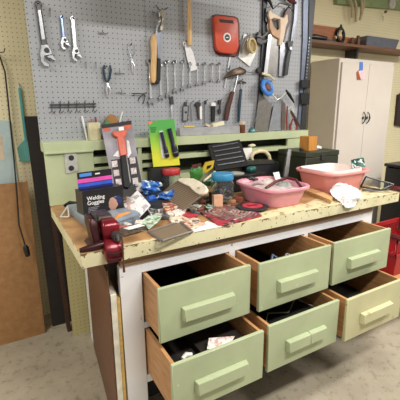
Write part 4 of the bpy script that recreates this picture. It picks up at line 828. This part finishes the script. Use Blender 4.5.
MB().pp(B, [(159, 12), (161.5, 9), (164.5, 9.5), (165.5, 14), (165, 21), (164.2, 27), (162, 31), (160, 30), (161.4, 25), (163, 18), (161.5, 15), (159.3, 17)], .015, .045).build('guard', M('tin_pale', '#b9b2a8', .35, .8), ps, bevel=.002)
MB().tube([B.pt(152.5, 11, .01), B.pt(153.5, 16, .03), B.pt(157, 20, .035), B.pt(160, 24, .03)], .0035, 6).build('wire', steel, ps)
MB().tube([B.pt(156, 5, 0), B.pt(158, 9, .03), B.pt(163, 10.5, .04), B.pt(168, 7.5, .0)], .002, 6).build('hook', dsteel, ps)
# combination wrenches: prototype copied
def combo(name):
    L_ = .2; r = Vector
    t = thing(name, (0, 0, 0), 'x', 'wrench', None)
    f = lambda pts, y0, y1: MB().prism([(x, y1, z) for x, z in pts], (0, y0-y1, 0))
    f([(-.0035, -.012), (.0042, -.012), (.0058, -L_+.014), (-.0058, -L_+.014)], -.012, -.018).build('shank', chrome, t, bevel=.001)
    MB().ring((0, -.015, 0), (0, 1, 0), .0105, .0048, 18, 8).build('box_end', steel, t)
    f([(-.0045, -L_+.018), (.0045, -L_+.022), (.013, -L_+.006), (.016, -L_-.008), (.009, -L_-.017), (.0055, -L_-.003), (-.003, -L_-.004), (-.005, -L_-.016), (-.013, -L_-.013), (-.014, -L_+.004)], -.010, -.020).build('open_end', steel, t, bevel=.001)
    MB().tube([(0, .004, .004), (0, -.024, .004), (0, -.026, .010)], .002, 6).build('hook', dsteel, t)
    return t
WR = [((148.5, 62), (150, 102), 1.25), ((158.5, 66), (160, 98), 1.15), ((165.6, 62.5), (167, 95), 1.1), ((173.5, 62.5), (174, 91), 1.0), ((182, 62), (181.5, 89), .95), ((189, 64), (188.5, 86), .9), ((196.2, 65), (196, 84.5), .85), ((203.4, 64), (203, 83), .85), ((211, 64.5), (210.5, 80.5), .8), ((218, 64), (217.8, 81), .85)]
nth = ['leftmost and longest combination wrench of the row, hanging at the panel seam', 'second combination wrench of the row, its top behind the black grip', 'third combination wrench from the left, just right of the black grip', 'fourth combination wrench from the left in the hanging row', 'fifth combination wrench from the left in the hanging row', 'sixth combination wrench of the row, left of the white tag bottom', 'seventh combination wrench of the row, beneath the white tag', 'eighth combination wrench from the left, right of the white tag', 'ninth combination wrench from the left, with the shortest shank', 'tenth and rightmost combination wrench below the orange case']
proto = combo('combination_wrench')
def copy_tree(o, par=None):
    c = o.copy(); C.objects.link(c); c.parent = par
    for ch in [x for x in list(C.objects) if x.parent == o and x != c]: copy_tree(ch, c)
    return c
for i, ((ua, va), (ub, vb), wk) in enumerate(WR):
    a = B.pt(ua, va, .0); b = B.pt(ub, vb, 0)
    o = proto if i == 0 else copy_tree(proto)
    o['label'] = nth[i]; o['group'] = 'combination wrenches in the hanging row'
    o.location = a; o.scale = (wk, 1, (a-b).length/.2); o.rotation_euler.y = math.atan2(-(b.x-a.x), -(b.z-a.z))*-1 if False else -math.atan2((a.x-b.x), (a.z-b.z))*-1
# hammer with wooden handle, head above frame; white tag
hm = wthing('mallet', 190, 20, 'wooden handled mallet hanging head up above the white tag', 'mallet')
MB().tube([B.pt(188.6, -14, .03), B.pt(189, 10, .03), B.pt(189.5, 30, .03), B.pt(189.5, 45.5, .03)], [.011, .012, .0145, .015], 12).build('handle', woodh, hm)
MB().cyl(B.pt(176, -20, .03), B.pt(202, -20, .03), .03, 16).build('head', dark, hm)
m = MB().tube([B.pt(186, -12, 0), B.pt(186, -12, .04)], .003, 6); m.build('hook', dsteel, hm)
tg = wthing('price_tag', 190, 57, 'white paper tag hanging below the wooden mallet handle', 'tag')
MB().pp(B, [(184.5, 45), (190, 46.5), (193, 52), (197.8, 69.5), (190.5, 71.5), (187, 58)], .014, .016).build('card', M('tag_white', '#E4E4E6', .6, var=.1, scale=80), tg)
MB().ring(B.pt(184.5, 43.8, .018), (.3, -1, 0), .010, .0025, 14, 6).build('string_loop', white, tg); hookat(185, 42, tg, .02)
# orange case
oc = wthing('orange_case', 226, 55, 'orange red plastic case with white ring and carry slot, high on the board', 'case')
orm = M('case_orange', '#CB4A2C', .38, var=.1)
MB().pp(B, [(213, 15.5), (216, 14), (235, 16.2), (238.5, 18), (239.8, 24), (240, 48), (239, 54), (236, 56.8), (220, 55.5), (216, 53.5), (214.5, 49)], .004, .012).build('back_shell', M('case_dark', '#5d2820', .5), oc, bevel=.003)
MB().pp(B, [(214, 16.8), (217, 15.3), (234, 17.2), (237.5, 19), (238.4, 25), (238.8, 46), (237, 52), (233, 53.8), (221, 52.5), (217.5, 50), (216, 45)], .012, .04).build('front_shell', orm, oc, bevel=.006, seg=2)
MB().pp(B, [(219, 19), (232.8, 20.3), (234, 23.4), (220, 22.2)], .0398, .0412).build('slot', M('slot_dark', '#3a1512', .6), oc, bevel=.0004)
MB().lathe([(.027, 0), (.027, .003), (.022, .0032)], B.pt(227, 37.5, .040), (0, -1, 0), 28).build('white_ring', white, oc)
MB().lathe([(.017, 0), (.017, .006)], B.pt(227, 37.5, .041), (0, -1, 0), 24).build('dial', black, oc)
MB().tube([B.pt(226, 37.5, .048), B.pt(228.4, 37.5, .048)], .003, 6).build('mark', white, oc); hookat(226, 19, oc, .045)
# lower row of small tools
def ltool(name, label, cat, parts, hook_at):
    t = wthing(name, hook_at[0], hook_at[1]+10, label, cat)
    for nm, px, d0, d1, mt in parts: MB().pp(B, px, d0, d1).build(nm, mt, t, bevel=.001)
    hookat(*hook_at, t, .02); return t
ltool('steel_file', 'thin steel file hanging under the third wrench', 'file', [('blade', [(171, 104), (173.5, 104), (172.8, 119), (171.4, 119)], .01, .014, chrome), ('handle', [(170.2, 96.5), (173, 96), (174.2, 104.5), (170.8, 104.5)], .008, .018, dsteel)], (171.5, 98))
mr = wthing('square_gauge', 185, 112, 'square outlined steel gauge hanging below the fifth wrench', 'gauge')
fr = MB(); Q = [(183, 106), (188.5, 106), (187.5, 121), (183, 121)]
for i in range(4): fr.tube([B.pt(*Q[i], .014), B.pt(*Q[(i+1) % 4], .014)], .0028, 6)
fr.build('frame', dsteel, mr); MB().pp(B, [(183.4, 106.4), (188, 106.4), (187.2, 120.6), (183.4, 120.6)], .012, .014).build('plate', M('plate_gray', '#9a9ca2', .4, .5), mr); disc(B, 186, 112.3, .007, .014, .017, 'knob', dark, mr)
MB().pp(B, [(184.4, 102), (187.2, 102), (187, 106), (184.6, 106)], .010, .016).build('clip', dsteel, mr); hookat(185.8, 101, mr, .02)
ltool('knife', 'thin pale knife left of the white bladed cutter', 'knife', [('blade', [(191.3, 102), (193.2, 102), (193, 121), (191.4, 121)], .008, .012, steel)], (192.2, 101.5))
ltool('cutter', 'white bladed cutter with black crescent head on the lower row', 'cutter', [('head', [(195, 104), (198, 101.5), (201, 103), (200.5, 106.5), (197.5, 107)], .010, .022, dark), ('blade', [(199.6, 106), (202, 106), (202, 119.5), (199.8, 119)], .012, .018, white), ('back', [(197, 106), (199.6, 106), (200, 119), (198.6, 119.5)], .010, .020, dsteel)], (198.5, 101))
ltool('knife', 'slim steel knife between the white bladed cutter and black file', 'knife', [('blade', [(204.8, 104), (206.6, 104), (206.6, 127), (205, 127)], .008, .012, steel), ('tip', [(205, 100.5), (206.8, 100.5), (206.6, 104.4), (204.8, 104.4)], .008, .016, dark)], (206, 100.5))
ltool('rasp', 'black bodied rasp with white top on the lower row', 'rasp', [('cap', [(212, 102.5), (215.5, 102.5), (216, 106), (211.5, 106)], .010, .024, white), ('body', [(212, 106), (215.6, 106), (215, 121.5), (212, 122)], .010, .024, black)], (213.8, 102))
ltool('gear_puller', 'small dark notched tool right of the black rasp', 'tool', [('top', [(218.6, 100), (221.6, 100), (221.4, 104), (219, 104)], .010, .022, dark), ('middle', [(219.4, 104), (221, 104), (220.8, 109), (219.4, 109)], .010, .018, dsteel), ('foot', [(218.6, 109), (221.4, 109), (221, 114), (218.8, 114)], .010, .022, dark)], (220.2, 100))
# hammer pair with brown handles under a dark block plane head
h1 = wthing('claw_hammer', 230, 95, 'dark brown handled hammer with rusty claw head under the orange case', 'hammer')
MB().pp(B, [(231.5, 91), (235, 92), (231.5, 106), (228.5, 121), (224.5, 120.5), (226.5, 108)], .016, .036).build('handle', M('oxblood', '#4b2a24', .4), h1, bevel=.005)
MB().tube([B.pt(234, 92, .026), B.pt(236, 84, .026), B.pt(238, 74, .026)], .006, 8).build('shaft', steel, h1)
MB().loft([[B.pt(u, v, d) for u, v, d in ((223.5, 77.5, .02), (224, 79, .02), (224.2, 79, .03), (223.7, 77.5, .03))], [B.pt(u, v, d) for u, v, d in ((231, 70, .012), (232.5, 76, .012), (232.5, 76, .045), (231, 70, .045))], [B.pt(u, v, d) for u, v, d in ((240, 66.8, .012), (242, 74, .012), (242, 74, .045), (240, 66.8, .045))], [B.pt(u, v, d) for u, v, d in ((246, 69.5, .018), (246, 73.5, .018), (246, 73.5, .035), (246, 69.5, .035))]]).build('head', M('rusty_head', '#5a4a3e', .4, .7, .4), h1, bevel=.004)
MB().tube([B.pt(229, 70, 0), B.pt(230, 66, .04)], .003, 6).build('hook', dsteel, h1); MB().tube([B.pt(245, 71.5, .02), B.pt(252, 73, .022), B.pt(260, 73, .01)], .002, 6).build('wire', dsteel, h1)
h2 = wthing('ball_hammer', 238, 100, 'slim hammer with dark blue black handle right of the brown handled hammer', 'hammer')
MB().tube([B.pt(241, 89, .018), B.pt(239.5, 104, .018), B.pt(238.5, 122, .018)], [.008, .011, .009], 10).build('handle', M('navy_grip', '#1d3a4a', .4), h2)
MB().tube([B.pt(236, 83, .012), B.pt(241, 81, .016), B.pt(246, 83, .012)], [.007, .008, .005], 8).build('head', dsteel, h2); MB().tube([B.pt(241, 80, .016), B.pt(241, 90, .018)], .004, 6).build('shaft', steel, h2); hookat(241, 80, h2, .02)
h3 = wthing('steel_rod', 226, 84, 'thin bright rod hanging left of the rusty claw head', 'rod')
MB().tube([B.pt(230, 56.5, .012), B.pt(228, 66, .05), B.pt(224, 87, .012)], .003, 6).build('rod', chrome, h3) if False else MB().pp(B, [(229.5, 57), (231, 57), (225.5, 88), (224, 88)], .004, .008).build('rod', chrome, h3)
hookat(230, 58, h3, .012)
# trowel with tape roll
tf = wthing('grout_float', 246, 55, 'pale rectangular trowel blade hanging diagonally right of the orange case', 'float')
MB().pp(B, [(238.2, 57), (244, 34.5), (247, 34), (250.5, 46), (256, 53), (250, 66.5), (245.5, 63)], .006, .010).build('blade', M('white_metal2', '#E2E2DE', .35, .2), tf)
MB().tube([B.pt(241.5, 53, .018), B.pt(243, 46, .03), B.pt(246, 39, .03), B.pt(250, 35, .02)], [.006, .009, .009, .006], 8).build('handle', M('gray_handle', '#8d8b86', .4), tf); hookat(246, 35, tf, .02)
MB().lathe([(.047, 0), (.047, .016), (.036, .016), (.036, 0)], B.pt(251, 46, .04), (.35, -1, .1), 28).build('masking_tape', M('masking_tape', '#CDB98A', .5), label='roll of beige masking tape hanging against the pale trowel', cat='tape')

# long black level at the left of the saws
bl_ = wthing('bar_tool', 259, 60, 'long black bar tool hanging left of the hand saw', 'bar tool')
MB().pp(B, [(263.5, -4), (267.5, -4), (267, 38), (264, 72), (262, 122), (259.5, 130), (257, 130), (258.5, 100), (260.5, 70), (262.5, 40)], .004, .018).build('bar', dark, bl_, bevel=.001)
MB().pp(B, [(258, 32), (260.5, 31), (263, 40), (269, 38), (268, 42), (261, 45), (256.5, 42)], .012, .03).build('grip', black, bl_, bevel=.003)
MB().lathe([(.018, 0), (.018, .016)], B.pt(258, 70.5, .012), (0, -1, 0), 16).build('knob', black, bl_)
MB().pp(B, [(266, 8), (271, 6), (272, 16), (267.5, 24), (265.5, 20)], .018, .03).build('bracket', black, bl_, bevel=.002)
MB().tube([B.pt(257, 36, .035), B.pt(262, 37.5, .035), B.pt(268, 32, .035)], .005, 8).build('gray_hook', M('gray_handle', '#8d8b86', .4), bl_)
# hand saw with orange and white handle
hs = wthing('hand_saw', 276, 60, 'hand saw with cream and tan open handle and bright edged grey blade', 'saw')
creamh = M('cream_tan', '#E3CDB4', .5, var=.12, scale=12)
HP_ = [(269.5, 11), (271, 10), (272.5, 13), (276, 14.5), (281, 16.8), (284.5, 18), (286.5, 14), (287.6, 15), (288, 21), (286, 27), (284.8, 34), (283, 44), (277.5, 45), (277.5, 38), (272, 33), (269.5, 27), (270.5, 20), (269, 15)]
m = MB()
outer = HP_
hole = [(271.8, 19), (273.5, 17.6), (279.5, 18.8), (280.6, 21.5), (280.3, 28), (277, 30.5), (273.5, 26)]
# handle as a closed band: pieces around the hand hole
m.pp(B, [(269.3, 11), (271, 10), (272.5, 13), (281, 16.8), (280, 19.3), (273.5, 17.8), (271.5, 19.5), (270, 19), (268.8, 15)], .026, .046)
m.pp(B, [(280.2, 17), (284.5, 18), (286.5, 14), (287.8, 15), (288.2, 21), (286, 27), (284.5, 36), (282.5, 45), (279, 45), (280.5, 30), (280.5, 22)], .026, .046)
m.build('handle', creamh, hs, bevel=.002)
MB().pp(B, [(269.8, 19), (271.6, 19), (273.8, 26), (277.3, 30.3), (280.2, 28.5), (280, 38), (278.6, 38.8), (272.5, 34.5), (269.8, 28)], .024, .044).build('lower_handle', M('tan_handle', '#C59A78', .5), hs, bevel=.002)
MB().pp(B, [(271, 33), (278.6, 38.5), (278, 60), (276.5, 74.5), (264.5, 73.5), (266, 56)], .030, .033).build('blade', M('saw_gray', '#8D8B88', .4, .7), hs)
MB().pp(B, [(268.5, 35), (271.8, 33.6), (267.5, 73.8), (264, 73.5)], .033, .036).build('bright_edge', M('bright_edge', '#D3D5DA', .3, .6), hs); hookat(276, 18.5, hs, .05)
s2 = wthing('hand_saw', 284, 60, 'narrower saw with wide silver blade behind the cream handled one', 'saw')
MB().pp(B, [(280.5, 40), (286.5, 44), (286.5, 76.5), (279, 76)], .014, .017).build('blade', M('saw_silver', '#B9BBC2', .28, .85), s2)
MB().pp(B, [(285.2, 12), (289, 6), (291.5, 12), (291, 22), (287.5, 30), (284.5, 42), (280.5, 42)], .010, .028).build('handle', M('red_brown', '#4e2a26', .4), s2, bevel=.003); hookat(289, 8, s2, .03)
s3 = wthing('pry_bar', 293, 40, 'long thin grey tool with black lower part hanging right of the saws', 'bar tool')
MB().pp(B, [(295.2, -4), (299, -4), (297.5, 16), (293, 42), (290.5, 42), (294, 18)], .010, .018).build('shaft', M('gray_blue', '#71747e', .35, .7), s3, bevel=.001)
MB().pp(B, [(287.5, 41), (293.5, 41), (292, 50), (290, 60), (288, 75), (284.5, 76), (286, 62), (288.5, 50)], .018, .034).build('jaw', dark, s3, bevel=.002)
MB().lathe([(.010, 0), (.010, .01)], B.pt(290, 48.5, .034), (0, -1, 0), 12).build('bolt', chrome, s3); hookat(297, 2, s3, .02)
s4 = wthing('clamp', 280, 3, 'dark clamp pieces crossing the top edge above the saws', 'clamp')
MB().tube([B.pt(265, -3, .03), B.pt(270, 2, .03), B.pt(273, 9, .03)], [.011, .010, .004], 8).build('arm', black, s4)
MB().tube([B.pt(273, 9, .03), B.pt(280, 3, .035), B.pt(288, 5, .03), B.pt(293, 12, .03)], .0028, 8).build('wire', dsteel, s4)
MB().tube([B.pt(286, -3, .03), B.pt(291, 1.5, .03), B.pt(296, 3, .03)], [.012, .012, .008], 8).build('grip', maroon, s4); hookat(284, 1, s4, .04)
MB().tube([B.pt(303, 35.5, 0), B.pt(303, 35.5, .025), B.pt(300, 36, .03)], .002, 6).build('wire_hook', dsteel, label='bare wire hook near the slotted upright beside the long grey tool', cat='hook')
# blue ring (tape) with brown centre, hand drill
bt = wthing('blue_cord_roll', 267, 88, 'blue ring shaped roll with brown centre in front of the saw blades', 'roll')
cR = B.pt(267, 87.5, .05); MB().ring(cR, (.25, -1, .35), .044, .017, 28, 10, .9).build('blue_ring', M('blue_ring', '#3A7FD0', .4), bt)
MB().lathe([(.032, -.01), (.034, .004), (.02, .018)], cR, (.25, -1, .35), 18).build('core', M('brown_core', '#6b4238', .5), bt); hookat(266, 82, bt, .06)
MB().tube([B.pt(262, 73.5, .03), B.pt(269, 75.5, .04), B.pt(274, 80, .03)], [.008, .010, .007], 8).build('strap', M('cream_handle', '#D9CDA6', .5), bt)
hd_ = wthing('hand_brace', 284, 95, 'black handled crank brace hanging right of the blue ring', 'brace')
MB().tube([B.pt(271, 93, .05), B.pt(277, 99.5, .05), B.pt(281, 98, .05), B.pt(286, 92.5, .05)], .004, 8).build('crank', M('white_metal', '#d8d8d4', .4, .3), hd_)
MB().tube([B.pt(286, 90, .05), B.pt(289.5, 95, .05), B.pt(294, 102.5, .05)], [.006, .012, .005], 10).build('grip', black, hd_)
MB().tube([B.pt(294, 102, .05), B.pt(294.5, 105, .045), B.pt(287.5, 110, .03), B.pt(286, 118, .02)], .003, 8).build('rod', steel, hd_); hookat(284, 94, hd_, .055)
# group of grey saw blades leaning on the ledge
for k, (px, lb, mt) in enumerate((([(259.5, 93), (272, 104), (268, 131), (254.5, 131.5)], 'wide grey saw blade standing on the ledge, leftmost of the leaning blades', M('saw_gray2', '#85817c', .4, .6)), ([(274, 104), (281, 104), (281, 130), (268.5, 131)], 'pale saw blade standing on the ledge in the middle of the leaning blades', M('saw_silver', '#B9BBC2', .28, .85)), ([(282, 100), (285.5, 104), (285, 130), (281.6, 130)], 'narrow brown grey blade standing on the ledge, rightmost of the leaning blades', M('saw_brown', '#6b5f58', .45, .5)))):
    MB().pp(B, px, .022+.006*k, .026+.006*k).build('saw_blade', mt, label=lb, cat='saw blade')
for px in ([(258, 118), (268, 104), (269, 105), (259, 119)],): pass
# ledge items (top of the backsplash, z = 1.222)
LZ = 1.222
def lp_(u, v, y=.77): p = at(u, v, 'z', LZ); return p
MB().box(at(180, 130, 'y', .745).x, at(240, 130, 'y', .745).x, .745, .79, LZ, LZ+.048).build('grey_board', M('gray_painted', '#A3A3A6', .5), bevel=.002, label='long flat grey board lying on the ledge below the small tools', cat='board')
GZ = LZ+.048
def gx(u, y=.76): return at(u, 128, 'y', y).x
MB().rbox((gx(218), .765, GZ+.014), (.085, .03, .024), ry=R(-10)).build('pale_block', M('pale_block', '#E7DFC0', .6), bevel=.002, label='cream block lying on the right part of the grey board', cat='block')
MB().rbox((gx(207.5), .765, GZ+.009), (.03, .024, .016), ry=R(25)).build('pale_block', M('tan_small', '#cdbfa0', .6), bevel=.002, label='tiny tan block left of the cream block on the grey board', cat='block')
MB().tube([(gx(184), .76, GZ+.005), (gx(194), .76, GZ+.005)], .005, 8).build('yellow_pencil', M('pencil_yellow', '#D9C45A', .5), label='short yellow pencil at the left end of the grey board', cat='pencil')
# amber cup and oil can
p = at(242, 132, 'y', .76); cu_ = thing('amber_bottle', (p.x, .76, LZ), 'amber brown bottle with white cap on the ledge beside the grey board', 'bottle')
MB().lathe([(.019, 0), (.0205, .003), (.021, .050), (.019, .055)], (p.x, .76, LZ), n=20).build('body', M('amber', '#6a3a1c', .25), cu_)
MB().lathe([(.0215, .055), (.0215, .072), (.020, .075)], (p.x, .76, LZ), n=20).build('cap', M('cap_tan', '#C9B49a', .5), cu_)
p = at(252, 132, 'y', .765); oc_ = thing('oil_can', (p.x, .765, LZ), 'small blue green oil can with long thin spout on the ledge', 'oil can')
MB().lathe([(.024, 0), (.025, .003), (.023, .018), (.010, .032), (.006, .036)], (p.x, .765, LZ), n=22).build('body', M('oil_can_teal', '#5f8688', .35, .5), oc_)
q2 = at(268, 100, 'y', .75); MB().tube([(p.x, .765, LZ+.034), (p.x+.004, .765, LZ+.055), tuple(q2)], [.004, .003, .0015], 6).build('spout', steel, oc_)
# red pliers and tools at right on ledge
two_handle('pliers', (293, 118), [[(293, 118), (291, 112), (290.5, 106)], [(293, 118), (293, 112), (292, 106)]], [[(296, 131), (297, 126), (293, 118)], [(290, 130), (291, 124), (293, 118)]], M('brick_red', '#9c3b2c', .4), M('white_metal', '#d8d8d4', .4, .3), 'red handled pliers at the right end of the ledge', 'pliers', .004, .03)
MB().tube([B.pt(287.5, 106, .035), B.pt(286.8, 118, .035), B.pt(287, 130, .035)], [.004, .006, .006], 8).build('screwdriver', M('brick_red', '#9c3b2c', .4), label='thin red screwdriver beside the red handled pliers', cat='screwdriver')
m = MB().tube([B.pt(291, 111, .05), B.pt(295, 118, .052), B.pt(300, 127, .05)], [.008, .011, .007], 8); m.build('tapered_punch', M('brown_gray', '#5b4a44', .4, .3), label='brown tapered handle leaning across the red handled pliers', cat='handle')
# wooden block with pencils on the ledge at left
wx0, wx1 = at(90.5, 140, 'y', .742).x, at(101.5, 140, 'y', .742).x
wbk = thing('pencil_block', ((wx0+wx1)/2, .77, LZ), 'cream wooden block holding pencils on the ledge left of the tall package', 'pencil holder')
MB().box(wx0, wx1, .742, .79, LZ, LZ+.092).build('block', M('cream_block', '#CFC6A0', .6), wbk, bevel=.002)
for k, (dx, c, ln, lb, nm) in enumerate(((.004, '#EDEDED', .125, 'white marker leaning at the left of the pencil block', 'marker'), (.050, '#B35A6A', .11, 'pink pencil in the pencil block', 'pencil'), (.062, '#7b4a33', .12, 'brown brush handle behind the tall package', 'brush'))):
    MB().cyl((wx0-.008+dx, .797, LZ+.0), (wx0-.014+dx-.012*(k < 2), .795, LZ+ln), .005, 8).build(nm, M('stick_%d' % k, c, .5), label=lb, cat=nm)
tpz = B.pt(112, 126, .03)
tt = thing('tape_measure', (tpz.x, .77, LZ), 'brown and green rimmed object on the ledge behind the tall package', 'tape measure')
MB().box(tpz.x-.035, tpz.x+.03, .757, .80, LZ, LZ+.075).build('base', M('oak', '#7d5a3a', .6), tt)
MB().lathe([(.032, 0), (.034, .014), (.026, .03)], (tpz.x, .80, LZ+.098), (0, -1, 0), 18).build('dial', M('amber_wood2', '#A4763E', .5), tt)
MB().box(tpz.x-.04, tpz.x-.02, .765, .79, LZ+.075, LZ+.10).build('green_tab', M('green_tab', '#4c8a5c', .5), tt)
for k, (u0, v0, u1, v1, c, lb) in enumerate(((118.5, 126, 122.5, 111.5, '#E8E6E0', 'white cable tie curling above the tall package'), (123.5, 122, 129, 119, '#9a5f78', 'purple stub above the tall package'))):
    pa, pb = at(u0, v0+8, 'y', .78), at(u1, v1, 'y', .78); MB().tube([Vector((pa.x, .78, LZ)), (pa+pb)/2+Vector((-.006, 0, .0)), pb], [.004, .004, .003], 6).build('cable_tie', M('tie_%d' % k, c, .5), label=lb, cat='stick')
# unseen housing added above the bench as a light blocker (out of the frame, it shades the top of the board)
sl_ = thing('shade_housing', (.76, .33, 2.0), 'unseen white housing added above the workbench to shade the pegboard top', 'light blocker')
MB().prism([(.36, .25, 1.985), (.36, .29, 2.09), (.36, .37, 2.09), (.36, .41, 1.985), (.36, .40, 1.985), (.36, .365, 2.08), (.36, .295, 2.08), (.36, .26, 1.985)], (.80, 0, 0)).build('blocker_shell', white, sl_)
for x in (.45, 1.07): MB().cyl((x, .33, 2.09), (x, .33, 2.6), .003, 6).build('chain', steel, sl_)
